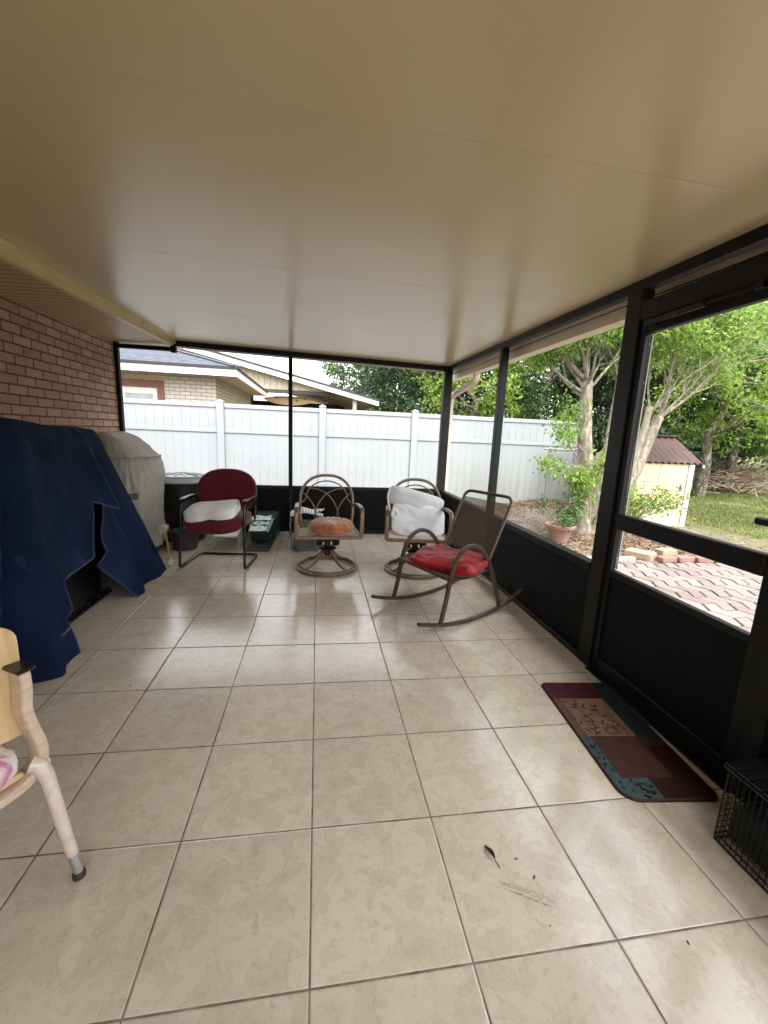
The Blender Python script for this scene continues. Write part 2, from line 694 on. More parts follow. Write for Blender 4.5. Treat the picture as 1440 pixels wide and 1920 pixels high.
# ------------------------------------------------------------------ the screened porch
porch = thing('screened_porch', 'black framed screened porch with glossy beige ceiling and black kick plates', 'screened porch', (0, 0, 0))
seams = [Y0 - .15, -1.875, -.655, .56, 1.775, 2.99, 4.205, 4.7]
for a, b in zip(seams, seams[1:]):
    mb = MB()
    g = .0005
    xa, xb = -1.632, 1.742
    vs = []
    for (y, k) in ((a, 0), (a + .009, 1), (b - .009, 1), (b, 0)):
        for x in (xa, xb):
            yy = min(max(y, a + g), b - g)
            vs.append((x, yy, cz(x, yy) + (0 if k else .0005)))
    for y in (a + g, b - g):
        for x in (xa, xb):
            vs.append((x, y, cz(x, y) + .075))
    mb.add(vs, [(0, 2, 3, 1), (2, 4, 5, 3), (4, 6, 7, 5), (8, 9, 11, 10), (0, 1, 9, 8), (6, 10, 11, 7), (0, 8, 10, 6, 4, 2), (1, 3, 5, 7, 11, 9)])
    part('ceiling_panel', mb, M_ceil, porch, True, False)


def slope_bar(xa, ya, xb, yb, top, bot, w, axis):
    """header that follows the ceiling; axis 'x' runs along X"""
    m = MB()
    vs = []
    for (x, y) in ((xa, ya), (xb, yb)):
        z = cz(x, y)
        if axis == 'x':
            vs += [(x, y, z - bot), (x, y + w, z - bot), (x, y + w, z - top), (x, y, z - top)]
        else:
            vs += [(x, y, z - bot), (x + w, y, z - bot), (x + w, y, z - top), (x, y, z - top)]
    fs = [(0, 1, 2, 3), (7, 6, 5, 4), (0, 4, 5, 1), (1, 5, 6, 2), (2, 6, 7, 3), (3, 7, 4, 0)]
    if axis == 'x':
        fs = [f[::-1] for f in fs]
    m.add(vs, fs)
    return m


part('header', slope_bar(-1.60, Y1, XR - .045, Y1, .001, .058, .05, 'x'), M_black, porch, True, False)
part('header', slope_bar(XR, Y0, XR, Y1 + .05, .001, .052, .05, 'y'), M_black, porch, True, False)
mb = MB()
mb.box(-2.208, -1.602, Y1, Y1 + .05, 2.118, 2.163, .003)
mb.box(-1.655, -1.602, Y1 - .004, Y1 + .054, 2.105, 2.2, .003)
part('header', mb, M_black, porch, True)
for (xa, xb, ya, yb, zt) in ((-2.249, -2.208, Y1 - .002, Y1 + .052, 2.19), (-.349, -.303, Y1 - .003, Y1 + .053, cz(-.33, Y1) - .059),
                             (1.576, 1.678, Y1 - .022, Y1 + .056, cz(1.62, Y1) - .0015), (XR - .006, XR + .056, 2.885, 2.95, cz(1.62, 2.9) - .0525),
                             (XR - .006, XR + .062, 1.262, 1.372, cz(1.62, 1.3) - .0525), (XR - .006, XR + .062, .325, .395, cz(1.62, .35) - .0525),
                             (XR - .006, XR + .056, -.79, -.73, cz(1.62, -.75) - .0525), (XR - .006, XR + .056, -1.95, -1.88, 2.02), (-.33, -.27, -1.95, -1.9, 2.06)):
    mb = MB()
    mb.box(xa, xb, ya, yb, fz(xa) - .01, zt, .003)
    part('post', mb, M_black, porch, True)
# sills and kick plates
sl_b = [(-2.207, -.35), (-.302, 1.575)]
for a, b in sl_b:
    mb = MB()
    mb.box(a, b, Y1 - .008, Y1 + .052, .562, .606, .003)
    part('sill_rail', mb, M_black, porch, True)
    mb = MB()
    mb.box(a, b, Y1 + .012, Y1 + .03, .045, .5615)
    part('kick_plate', mb, M_kick, porch, True, False)
    mb = MB()
    mb.box(a, b, Y1, Y1 + .05, fz(a) - .02, .044, .003)
    part('bottom_rail', mb, M_black, porch, True)
sl_r = [(2.951, 4.477), (1.373, 2.884), (-.729, .324), (-1.879, -.791)]
for a, b in sl_r:
    mb = MB()
    mb.box(XR - .012, XR + .056, a, b, .548, .595, .003)
    part('sill_rail', mb, M_black, porch, True)
    mb = MB()
    mb.box(XR + .012, XR + .03, a, b, .012, .5475)
    part('kick_plate', mb, M_kick, porch, True, False)
    mb = MB()
    mb.box(XR - .002, XR + .05, a, b, -.045, .011, .003)
    part('bottom_rail', mb, M_black, porch, True)
mb = MB()
mb.box(XR - .004, XR + .028, .396, 1.261, 1.915, 2.004, .003)
part('door_header', mb, M_black, porch, True)
mb = MB()
mb.box(XR - .03, XR + .06, .39, 1.27, fz(XR) - .01, -.0185, .003)
part('threshold', mb, M_black, porch, True)
# the open end behind the camera
part('header', slope_bar(-1.60, Y0 - .05, XR - .045, Y0 - .05, .001, .058, .05, 'x'), M_black, porch, True, False)
mb = MB()
mb.box(XL + .001, -.6, Y0 - .25, Y0 - .052, -.3, 2.1)
part('wall', mb, M_lightblock, house, True, False)  # unseen wall added to keep the rear light off the left floor
for a, b in ((-.59, -.331), (-.269, 1.613)):
    mb = MB()
    mb.box(a, b, -1.955, -1.895, .562, .606, .003)
    part('sill_rail', mb, M_black, porch, True)
    mb = MB()
    mb.box(a, b, -1.935, -1.917, -.03, .5615)
    part('kick_plate', mb, M_kick, porch, True, False)
# door: parts of the porch, with its own pieces
mb = MB()
for (ya, yb) in ((1.222, 1.2605), (.399, .455)):
    mb.box(XR + .008, XR + .042, ya, yb, -.018, 1.911, .003)
mb.box(XR + .008, XR + .042, .4555, 1.2215, 1.845, 1.911, .003)
mb.box(XR + .008, XR + .042, .4555, 1.2215, .565, .602, .003)
mb.box(XR + .008, XR + .042, .4555, 1.2215, -.018, .07, .003)
door = part('screen_door', mb, M_black, porch, True)
mb = MB()
mb.box(XR + .004, XR + .046, .456, 1.221, .836, .92, .004)
part('crossbar', mb, M_black, door, True)
mb = MB()
mb.box(XR + .018, XR + .03, .456, 1.221, .071, .564)
part('kick_panel', mb, M_kick, door, True, False)
mb = MB()
mb.box(XR - .02, XR + .007, .415, .444, .98, 1.11, .004)
mb.box(XR - .045, XR - .021, .418, .487, 1.028, 1.057, .006)
part('handle', mb, plain('black latch', lin('101010'), .35), door, True)
mb = MB()
mb.tube([(XR - .03, 1.15, 1.885), (XR - .03, .86, 1.885)], .014, 12)
mb.tube([(XR - .03, .86, 1.885), (XR - .03, .66, 1.885)], .006, 8)
mb.box(XR - .04, XR + .007, 1.15, 1.19, 1.872, 1.9, .003)
mb.box(XR - .04, XR + .007, .63, .66, 1.872, 1.9, .003)
part('closer', mb, plain('dark bronze closer', lin('2a2522'), .3, .6), door, True)
# bright metal reveal along the door jamb and sill edges
mb = MB()
mb.box(XR + .043, XR + .05, 1.214, 1.224, .605, 1.84)
part('weatherstrip', mb, plain('grey weatherstrip', lin('9a9a98'), .5), door, True, False)
# roof edge outside, gutter and downspout
mb = slope_bar(-1.6, 4.702, 1.74, 4.702, -.08, .048, .02, 'x')
part('roof_edge', mb, plain('pale roof edge', lin('d8d3c8'), .5, 0, .08, 5), porch, True)
mb = MB()
prof = [(1.7435, 2.165), (1.7435, 2.028), (1.80, 2.024), (1.835, 2.028), (1.845, 2.06), (1.872, 2.085), (1.872, 2.115), (1.862, 2.115), (1.862, 2.09), (1.836, 2.066), (1.826, 2.036), (1.752, 2.036), (1.752, 2.165)]
k = len(prof)
vs = [(x, y, z + .014 * (y - 4.5) * .6) for y in (Y0, 4.74) for x, z in prof]
fs = [(i, (i + 1) % k, k + (i + 1) % k, k + i) for i in range(k)]
mb.add(vs, fs)
for y in (Y0, 4.738):
    z = .0084 * (y - 4.5)
    mb.add([(x, y, zz + z) for x, zz in ((1.7435, 2.115), (1.7435, 2.028), (1.835, 2.026), (1.872, 2.085), (1.872, 2.115))], [(0, 1, 2, 3, 4)])
part('gutter', mb, M_gutter, porch, True, True, angle=25)
mb = MB()
path = [(1.80, 3.97, 2.03), (1.80, 3.975, 1.985)] + spline([(1.80, 3.98, 1.975), (1.797, 4.03, 1.93), (1.785, 4.16, 1.905)], 5) + \
    [(1.775, 4.3, 1.885), (1.765, 4.5, 1.855)] + spline([(1.76, 4.6, 1.842), (1.755, 4.70, 1.81), (1.755, 4.735, 1.74)], 5) + [(1.755, 4.74, 1.3), (1.755, 4.74, .7), (1.755, 4.74, -.04)]
mb.tube(path, 1, 12, flat=(.036, .028))
mb.box(1.718, 1.793, 4.70, 4.776, 1.48, 1.5, .002)
part('downspout', mb, plain('tan downspout', lin('d9ccb4'), .4, 0, .06, 6), porch, True, True, angle=35)
# wire between gutter and roof edge
mb = MB()
mb.tube([(1.705, y, 2.082 + .0084 * (y - 4.5) - .006 * math.sin(y * 2.1)) for y in [Y0 + i * .25 for i in range(32)]], .0035, 6)
part('cable', mb, M_black, porch, True)
# ------------------------------------------------------------------ furniture on the porch
M_bronze = plain('bronze brown powder coat', lin('74614d'), .38, .35, .18, 14, .08, 300)
M_bronzed = plain('dark bronze steel', lin('3a2c22'), .4, .5, .3, 14)
M_sling = fabric('tan sling mesh', lin('b5a184'), 500, .08)
M_blackt = plain('black tube enamel', lin('0d0d0e'), .28, 0, .2, 10)
M_burg = fabric('burgundy upholstery', lin('5e1526'), 380, .2)
M_pipe = plain('burgundy piping', lin('6d4a48'), .5, 0, .1)
M_white = fabric('white cotton', lin('efedf1'), 350, .04, vs=9)
M_white2 = fabric('white quilted cotton', lin('cfd1d3'), 420, .06, vs=7)


def spow(a, e):
    return math.copysign(abs(a) ** e, a)


def superpuff(mb, c, abc, e1=.5, e2=.5, nu=48, nv=20, fn=None, zc=0):
    """superellipsoid cushion; fn(x,y,z,unit)-> offset z etc."""
    def f(u, v):
        a = 2 * pi * u
        b = -pi / 2 + pi * v
        cb, sb = spow(math.cos(b), e1), spow(math.sin(b), e1)
        p = V((abc[0] * cb * spow(math.cos(a), e2), abc[1] * cb * spow(math.sin(a), e2), abc[2] * sb))
        if fn:
            p = fn(p)
        return p + V(c)
    mb.puff(f, nu, nv)
    return mb


def nz(p, s, seed=0):
    return noise.noise(V(p) * s + V((seed * 7.1, seed * 3.3, seed * 1.7)))


# --- swivel chairs -------------------------------------------------
def swivel_chair(loc, rz, label):
    t = thing('swivel_chair', label, 'swivel chair', loc, rz, 'bronze swivel patio chairs with hooped backs')
    m = MB()
    m.tube([(.283 * math.cos(a), .283 * math.sin(a), .016) for a in [2 * pi * i / 56 for i in range(56)]], 1, 10, True, flat=(.014, .010), up=(0, 0, 1))
    m.tube([(.262 * math.cos(a), .262 * math.sin(a), .036) for a in [2 * pi * i / 56 for i in range(56)]], .008, 8, True)
    part('base_ring', m, M_bronze, t)
    for k in range(4):
        a = math.radians(38 + 90 * k)
        m = MB()
        pts = spline([(.035 * math.cos(a), .035 * math.sin(a), .19), (.075 * math.cos(a), .075 * math.sin(a), .15), (.15 * math.cos(a), .15 * math.sin(a), .085),
                      (.225 * math.cos(a), .225 * math.sin(a), .05), (.268 * math.cos(a), .268 * math.sin(a), .038)], 5)
        m.tube(pts, 1, 10, flat=(.009, .013), up=(0, 0, 1))
        part('leg', m, M_bronze, t)
    m = MB()
    m.lathe([(.028, .13), (.034, .15), (.036, .18), (.085, .196), (.088, .205), (.05, .222), (.03, .226), (.03, .27)], 24)
    m.box(-.11, .11, -.05, .05, .272, .284, .003)
    for sx in (-1, 1):
        m.box(sx * .105 - .004, sx * .105 + .004, -.05, .05, .236, .2715, .002)
    hub = part('hub', m, M_bronzed, t)
    for sx in (-1, 1):
        m = MB()
        for k in range(7):
            x = sx * (.05 + k * .0075)
            m.tube([(x, .024 * math.cos(b) - .02, .25 + .022 * math.sin(b)) for b in [2 * pi * i / 14 for i in range(14)]], .0032, 6, True)
        part('spring', m, M_bronzed, hub)
    m = MB()
    pts = spline([(-.16, -.16, .345), (-.14, -.1, .318), (-.08, -.03, .296)], 4) + [(.08, -.03, .296)] + spline([(.14, -.1, .318), (.16, -.16, .345)], 3)
    m.tube(pts, .008, 8)
    m.tube([(-.12, .18, .35), (-.1, .05, .296), (.1, .05, .296), (.12, .18, .35)], .008, 8)
    part('seat_brace', m, M_bronzed, t)
    m = MB()
    r = [(-.285, -.262, .366), (.285, -.262, .366), (.27, .21, .352), (-.27, .21, .352)]
    m.tube(r, 1, 10, True, flat=(.016, .015), up=(0, 0, 1))
    part('seat_frame', m, M_bronze, t)
    m = MB()
    m.grid(lambda u, v: V(((u - .5) * (.55 - .03 * v), -.255 + .46 * v, .372 - .014 * v - .03 * math.sin(pi * u) * math.sin(pi * v))), 14, 12)
    m.grid(lambda u, v: V(((.5 - u) * (.55 - .03 * v), -.255 + .46 * v, .367 - .014 * v - .03 * math.sin(pi * u) * math.sin(pi * v))), 14, 12)
    part('seat', m, M_sling, t)
    for sx in (-1, 1):
        m = MB()
        pts = [(sx * .288, -.262, .364), (sx * .290, -.262, .50)] + spline([(sx * .29, -.262, .585), (sx * .289, -.235, .622), (sx * .286, -.18, .63)], 5) + \
            spline([(sx * .283, -.02, .624), (sx * .276, .12, .605), (sx * .266, .2, .585)], 4)
        m.tube(pts, 1, 12, flat=(.0185, .0125), up=(sx, 0, 0))
        part('armrest', m, M_bronze, t)
    m = MB()
    W2, zb, zt = .258, .63, .872

    def hoop(w, z0, z1, n=30):
        o = []
        for i in range(n + 1):
            a = pi * i / n
            z = z0 + (z1 - z0) * math.sin(a)
            o.append((-w * spow(math.cos(a), .85), .2 + .12 * (z - .36) * .9, z))
        return o
    pts = [(-.245, .185, .355), (-.26, .205, .52)] + hoop(W2, zb, zt) + [(.26, .205, .52), (.245, .185, .355)]
    m.tube(pts, 1, 12, flat=(.0195, .013), up=(0, 1, .1))
    part('back_hoop', m, M_bronze, t)
    m = MB()

    def by(z):
        return .2 + .108 * (z - .36)
    pts = []
    for i in range(25):
        a = pi * i / 24
        z = .64 + .175 * math.sin(a)
        pts.append((-.205 * math.cos(a), by(z), z))
    m.tube([(-.243, by(.6), .6)] + pts + [(.243, by(.6), .6)], .0065, 8)
    for sx in (-1, 1):
        m.tube(spline([(sx * (x), by(z), z) for x, z in ((-.185, .742), (-.1, .735), (0, .69), (.075, .6), (.115, .5), (.13, .37))], 5), .0058, 8)
        m.tube(spline([(sx * (x), by(z), z) for x, z in ((-.25, .70), (-.2, .67), (-.14, .59), (-.105, .5), (-.09, .37))], 5), .0058, 8)
    m.tube([(-.25, by(.37), .366), (.25, by(.37), .366)], .010, 8)
    part('back_lattice', m, M_bronze, t)
    return t


swA = swivel_chair((.108, 3.105, fz(.1)), math.radians(2), 'bronze swivel chair with open hooped back, the one with the round orange cushion')
swB = copy_tree(swA)
swB.location = (.955, 3.045, fz(.955))
swB.rotation_euler = (0, 0, math.radians(-8))
swB['label'] = 'bronze swivel chair behind the rocker, with a white padded cushion over its back'

# round orange cushion
m = MB()


def orange(p):
    r = math.hypot(p.x, p.y)
    a = math.atan2(p.y, p.x)
    ruff = .006 * math.sin(a * 17 + 2 * nz(p, 9)) * min(1, r / .2)
    z = p.z * (1 - .18 * math.exp(-(r / .05) ** 2)) + .006 * nz(p, 11)
    return V((p.x * (1 + .02 * nz(p, 7, 2)), p.y, z + ruff * (1 if p.z > 0 else -.5)))


superpuff(m, (0, 0, 0), (.208, .205, .070), .72, 1, 72, 24, orange)
m.tube([(.209 * math.cos(a), .206 * math.sin(a), .004 * math.sin(a * 9)) for a in [2 * pi * i / 60 for i in range(60)]], .006, 8, True)


def velvet():
    g = N('worn orange brown velour')
    v = g.coord('Object')
    f = g.noise(v, 11, 6, .7, .6)
    w = g.noise(v, 300, 2)
    c = g.ramp(f, [(.3, lin('6b3a1e')), (.48, lin('9c5e33')), (.62, lin('b0713f')), (.75, lin('c08a5a'))])
    g.set(col=c, rough=.85, sheen=.6, spec=.2)
    g.bump(g.math('ADD', f, g.math('MULTIPLY', w, .3)), .4, .006)
    return g.m


single('seat_cushion', m, velvet(), 'round tufted orange brown cushion on the seat of a swivel chair', 'cushion', (.135, 3.0, .432), .2)

# white cushion over the back of the second chair
m = MB()


def pad(c, ax, ay, az, abc, e1, e2, seed, wr=.012):
    ax, ay, az = V(ax), V(ay), V(az)

    def fn(p):
        q = V(p)
        k = nz(p, 9, seed) + .6 * nz(p, 21, seed)
        q.z += wr * k + .014 * math.sin(p.x * 16 + 3 * nz(p, 3, seed)) * (abs(p.z) / abc[2]) * .35
        q.y += wr * .6 * nz(p, 6, seed + 3)
        # slack corners pull in
        q.z *= 1 - .35 * (abs(p.x) / abc[0]) ** 3
        return ax * q.x + ay * q.y + az * q.z
    superpuff(m, c, abc, e1, e2, 64, 26, fn)


s1 = V((.985, 0, -.24)).normalized()
tilt = V((-.2, -.30, -.93)).normalized()
nrm = s1.cross(tilt).normalized()
pad((.965, 3.145, .665), s1, V((-.19, .10, -.97)), V((.05, -1, -.1)).normalized(), (.285, .098, .050), .62, .42, 1)
pad((.985, 3.085, .475), V((.99, .0, -.13)), V((-.05, -.28, -.95)), V((.03, -.96, .27)).normalized(), (.27, .165, .030), .55, .4, 4)
m.tube(spline([(.70, 3.13, .79), (.672, 3.08, .72), (.664, 2.98, .66), (.668, 2.9, .61)], 5), .009, 8)
m.tube(spline([(.668, 2.78, .63), (.66, 2.77, .585), (.69, 2.765, .565), (.715, 2.79, .60), (.69, 2.8, .635), (.668, 2.78, .63)], 5), .012, 8)
single('chair_cushion', m, M_white2, 'white padded cushion with a rolled head pillow, slipping sideways on a hooped swivel chair', 'cushion', (.975, 3.1, .3), 0, True)

# --- burgundy guest chair ------------------------------------------
O = V((-.897, 3.245, fz(-.9)))
bc = thing('guest_chair', 'burgundy upholstered armchair with a rounded back on a black sled tube frame', 'chair', O, math.radians(-6.2))
m = MB()


def side(sx):
    X = .287 * sx
    return spline([(X * .80, .24, .016), (X * .95, .225, .016), (X, .18, .016)], 4) + [(X, .0, .016)] + \
        spline([(X, -.19, .016), (X, -.228, .03), (X, -.236, .07)], 4) + [(X * .985, -.215, .3), (X * .97, -.19, .5)] + \
        spline([(X * .965, -.18, .575), (X * .965, -.155, .607), (X * .965, -.11, .615)], 4) + [(X * .965, .08, .618)] + \
        spline([(X * .965, .15, .612), (X * .965, .2, .575), (X * .965, .205, .52), (X * .965, .19, .43), (X * .96, .15, .392), (X * .9, .05, .385), (X * .75, -.1, .385)], 5)


L, R_ = side(-1), side(1)
m.tube(L[::-1] + R_, .0125, 12)
m.tube([(-.22, -.1, .385), (.22, -.1, .385)], .011, 10)
part('frame', m, M_blackt, bc)
for sx in (-1, 1):
    m = MB()
    m.tube(spline([(sx * .277, -.155, .619), (sx * .277, -.1, .632), (sx * .277, .08, .634), (sx * .277, .135, .622)], 5), 1, 12, flat=(.012, .024), up=(0, 0, 1))
    part('armrest', m, plain('black arm pad', lin('161616'), .22), bc)
m = MB()
superpuff(m, (0, -.025, .432), (.275, .262, .07), .55, .55, 56, 22, lambda p: V((p.x, p.y, p.z * (1 - .0 * p.y) - (.05 if p.y < 0 else .0) * (p.y / .26) ** 4 + .004 * nz(p, 8))))
part('seat', m, M_burg, bc)
m = MB()


def backp(p):
    x, y, z = p
    k = 1.0 if y > 0 else (1 - .10 * (y / .215) ** 2)
    return V((x * k, .235 + .16 * y - z - .045 * (1 - (x / .285) ** 2) * -1 * .6, .66 + y))


superpuff(m, (0, 0, 0), (.283, .212, .034), .45, .82, 64, 20, backp)
bk = part('backrest', m, M_burg, bc)
m = MB()
pts = []
for i in range(64):
    a = 2 * pi * i / 64
    p = V((.284 * spow(math.cos(a), .82), .213 * spow(math.sin(a), .82), .004))
    pts.append(backp(p))
m.tube(pts, .006, 8, True)
part('piping', m, M_pipe, bk)
m = MB()
m.box(-.05, .05, .262, .28, .362, .56, .006)
m.box(-.05, .05, -.02, .2615, .355, .373, .005)
part('back_bracket', m, M_blackt, bc)

m = MB()


def coccyx(p):
    x, y, z = p
    f = max(0, -y / .19)
    notch = .030 * math.exp(-(x / .02) ** 2) * f ** 1.5
    pinch = 1 - .10 * math.exp(-(x / .02) ** 2) * (f + .2)
    hgt = 1 + .10 * math.exp(-((abs(x) - .15) / .08) ** 2)
    return V((x, y + notch, z * pinch * hgt + .003 * nz(p, 10)))


superpuff(m, (0, 0, 0), (.222, .168, .048), .26, .36, 128, 30, coccyx)
rim = []
for i in range(96):
    a = 2 * pi * i / 96
    for zz, L_ in ((.034, rim),):
        p = coccyx(V((.2185 * spow(math.cos(a), .36), .1645 * spow(math.sin(a), .36), zz)))
        L_.append(p)
m.tube(rim, .0035, 6, True)
m.tube([coccyx(V((.002, -.1695, z))) + V((0, -.001, 0)) for z in (-.03, -.015, 0, .015, .03)], .0035, 6)
wc = single('support_cushion', m, M_white, 'white U shaped foam support cushion lying on the burgundy armchair', 'cushion', (-.925, 3.11, .548), math.radians(-4))
wc.rotation_euler = (math.radians(8), math.radians(-6), math.radians(-4))

# --- rocking chair --------------------------------------------------
fwd = V((-.896, -.444, 0)).normalized()
rk_loc = V((.726, 2.009, fz(.80) + .001))
rk = thing('rocking_chair', 'brown steel rocking chair with a dark mesh sling, turned to the left', 'rocking chair', rk_loc, math.atan2(fwd.y, fwd.x))
# local x = forward, local y = left of forward; the photo's near side is -y... (near side = right hand of the sitter = -y)
M_rkt = plain('brown black rocker tube', lin('5a4c40'), .32, .4, .22, 12, .06, 200)


def rz_(u):
    Rr = 1.55
    return Rr - math.sqrt(Rr * Rr - (u + .30) ** 2) + .011


for sy in (-1, 1):
    m = MB()
    us = [.20 - i * (1.08 / 26) for i in range(27)]
    m.tube([(u, sy * .272, rz_(u)) for u in us], 1, 12, flat=(.0115, .015), up=(0, 0, 1))
    part('rocker', m, M_rkt, rk)
    m = MB()
    pts = [(-.003, sy * .268, rz_(0) + .008), (-.035, sy * .268, .18), (-.062, sy * .268, .34)] + spline(
        [(-.085, sy * .268, .42), (-.115, sy * .268, .49), (-.165, sy * .268, .542), (-.235, sy * .268, .566), (-.315, sy * .268, .55), (-.385, sy * .268, .5),
         (-.435, sy * .268, .435), (-.485, sy * .268, .35)], 5) + [(-.545, sy * .268, .22), (-.61, sy * .268, rz_(-.61) + .008)]
    m.tube(pts, 1, 12, flat=(.0105, .016), up=(0, 1, 0))
    part('arm_hoop', m, M_rkt, rk)
m = MB()
hw = .238
pts = [(-.04, -hw, .362)] + [(-.04 - .4 * t, -hw, .362 - .03 * math.sin(pi * t) - .012 * t) for t in (.25, .5, .75)] + \
    spline([(-.43, -hw, .345), (-.465, -hw, .365), (-.482, -hw, .42)], 4) + [(-.565, -hw, .595), (-.672, -hw, .815)] + spline(
        [(-.685, -hw, .843), (-.696, -hw + .03, .869), (-.70, -hw + .075, .875)], 5)
ptsR = [(x, -y, z) for x, y, z in [tuple(p) for p in pts]]
m.tube([tuple(p) for p in pts] + ptsR[::-1], .0125, 12)
m.tube([(-.035, -.268, .362), (-.035, .268, .362)], .0125, 10)
m.tube([(-.47, -.268, .345), (-.47, .268, .345)], .011, 10)
m.tube([(-.565, -.262, .19), (-.43, -.09, .31), (-.43, .09, .31), (-.565, .262, .19)], .008, 8)
m.tube([(-.09, -.26, .33), (-.2, -.2, .30), (-.2, .2, .30), (-.09, .26, .33)], .008, 8)
part('seat_frame', m, M_rkt, rk)


def sling_mat():
    g = N('dark brown sling mesh')
    v = g.coord('Object')
    w = g.noise(v, 600, 2)
    g.set(col=g.ramp(w, [(.3, lin('3f3831')), (.7, lin('7a7066'))]), rough=.7, spec=.2)
    tr = g.n('ShaderNodeBsdfTransparent')
    mx = g.n('ShaderNodeMixShader')
    mx.inputs[0].default_value = .27
    g.l(g.b.outputs[0], mx.inputs[1])
    g.l(tr.outputs[0], mx.inputs[2])
    g.l(mx.outputs[0], g.out.inputs[0])
    return g.m


M_slm = sling_mat()
m = MB()
m.grid(lambda u, v: V((-.49 - .182 * v + .022 * math.sin(pi * u) * (.4 + math.sin(pi * v)) * -.9, (u - .5) * .47, .435 + .39 * v)), 14, 14)
part('backrest', m, M_slm, rk)
m = MB()
m.grid(lambda u, v: V((-.045 - .41 * v, (u - .5) * .47, .372 - .012 * v - .03 * math.sin(pi * v) - .012 * math.sin(pi * u))), 12, 14)
part('seat', m, fabric('grey brown sling seat', lin('4f463d'), 500, .12), rk)
m = MB()


def redp(p):
    x, y, z = p
    fr = max(0, abs(y) / .27 - .55) / .45
    q = V((x * (1 - .10 * (abs(y) / .27) ** 4), y, z))
    q.z *= 1 - .25 * fr
    cr_ = abs(x / .205) ** 3 * abs(y / .27) ** 3
    q.x *= 1 + .16 * cr_
    q.y *= 1 + .12 * cr_
    q.z *= 1 - .5 * cr_
    q.z += (.009 * math.sin(x * 70 + 6 * nz(p, 5)) * (.35 + fr) + .026 * nz(p, 6) + .020 * (.5 - abs(nz(p, 9, 4))) + .008 * nz(p, 22)) * (1 if z > 0 else .25)
    q.x += .012 * nz(p, 8, 5)
    q.y += .014 * nz(p, 10, 8) * fr
    return q


superpuff(m, (0, 0, 0), (.195, .265, .050), .62, .42, 110, 34, redp)
for i in range(46):
    a = rnd.uniform(-.19, .19)
    y = -.262
    m.leaf((a, y, rnd.uniform(-.012, .02)), (rnd.uniform(-.5, .5), -1, rnd.uniform(-.3, .6)), (0, 0, 1), .03, .014)


def red_mat():
    g = N('red velvet')
    v = g.coord('Object')
    f = g.noise(v, 10, 5, .6, .5)
    g.set(col=g.ramp(f, [(.3, lin('5a030c')), (.55, lin('8f0817')), (.75, lin('ad1023'))]), rough=.55, sheen=.15, spec=.3)
    g.bump(g.noise(v, 34, 5, .6, 1.2), .35, .008)
    return g.m


RM = Matrix.Rotation(math.atan2(fwd.y, fwd.x), 4, 'Z')
cp = rk_loc + RM @ V((-.255, .055, .400))
rc = single('throw_pillow', m, red_mat(), 'shiny red throw pillow on the seat of the rocking chair', 'pillow', cp, math.atan2(fwd.y, fwd.x) + .38)
rc.rotation_euler = (0, math.radians(3), math.atan2(fwd.y, fwd.x) + .38)

# --- trash can ------------------------------------------------------
tc_ = thing('trash_can', 'black round trash can with a ribbed lid coloured pale for its sky sheen in the far left corner', 'trash can', (-1.49, 4.14, fz(-1.49)))
m = MB()
prof = [(.205, 0), (.222, .006), (.228, .03), (.245, .3), (.262, .6), (.266, .63), (.278, .632), (.28, .665), (.272, .668), (.262, .66), (.255, .6), (.215, .03)]
m.lathe(prof, 48)
m.box(-.30, -.26, -.06, .06, .58, .6, .004)
part('body', m, plain('black trash can plastic', lin('141516'), .38, 0, .25, 5, .1, 120), tc_)
m = MB()
m.lathe([(.283, .662), (.287, .668), (.287, .69), (.277, .703), (.25, .708), (.235, .722), (.16, .738), (.06, .744)], 48)
for k in range(10):
    a = 2 * pi * k / 10 + .2
    pts = [((.245 - .19 * t) * math.cos(a), (.245 - .19 * t) * math.sin(a), .718 + .032 * t ** .5) for t in (0, .25, .5, .75, 1)]
    m.tube(pts, 1, 8, flat=(.008, .014), up=(0, 0, 1))
m.tube([(.24 * math.cos(a), .24 * math.sin(a), .722) for a in [2 * pi * i / 48 for i in range(48)]], .008, 8, True)
part('lid', m, plain('lid with painted sky sheen', lin('b9bcbe'), .16, 0, .2, 5, coat=.4), tc_)  # pale grey stands for the sky reflected in a black lid
m = MB()
m.tube(spline([(.20, -.18, .6), (.235, -.20, .63), (.27, -.17, .63), (.27, -.13, .6)], 4), .009, 8)
part('handle', m, plain('chrome handle', lin('c9c9c9'), .2, .8), tc_)

# small bucket in front of the trash can
m = MB()
m.lathe([(.10, 0), (.115, .004), (.14, .19), (.146, .2), (.136, .2), (.11, .012)], 28)
single('bucket', m, plain('charcoal bucket plastic', lin('2a2c2d'), .5, 0, .2, 6), 'low charcoal bucket on the floor in front of the black trash can', 'bucket', (-1.36, 3.72, fz(-1.36)))

# --- animal crates and bins under the back sill ---------------------
M_green = plain('dark green plastic', lin('12362c'), .36, 0, .25, 6, .1, 140)
M_wire = plain('dark wire', lin('1c1d1c'), .4, .5, .2, 20)
M_wireg = plain('galvanised wire', lin('a5a39c'), .4, .6, .2, 20)
cr = thing('animal_crate', 'dark green plastic animal crate with a wire front, beside the burgundy armchair', 'crate', (-.60, 4.0, fz(-.6)), math.radians(-2))
m = MB()
m.box(-.135, .135, -.02, .40, .012, .30, .02)
m.add([(-.128, -.02, .29), (.128, -.02, .29), (.105, -.30, .20), (-.105, -.30, .20), (-.128, -.02, .25), (.128, -.02, .25), (.105, -.30, .175), (-.105, -.30, .175)],
      [(0, 3, 2, 1), (4, 5, 6, 7), (0, 1, 5, 4), (1, 2, 6, 5), (2, 3, 7, 6), (3, 0, 4, 7)])
part('shell', m, M_green, cr, angle=30)


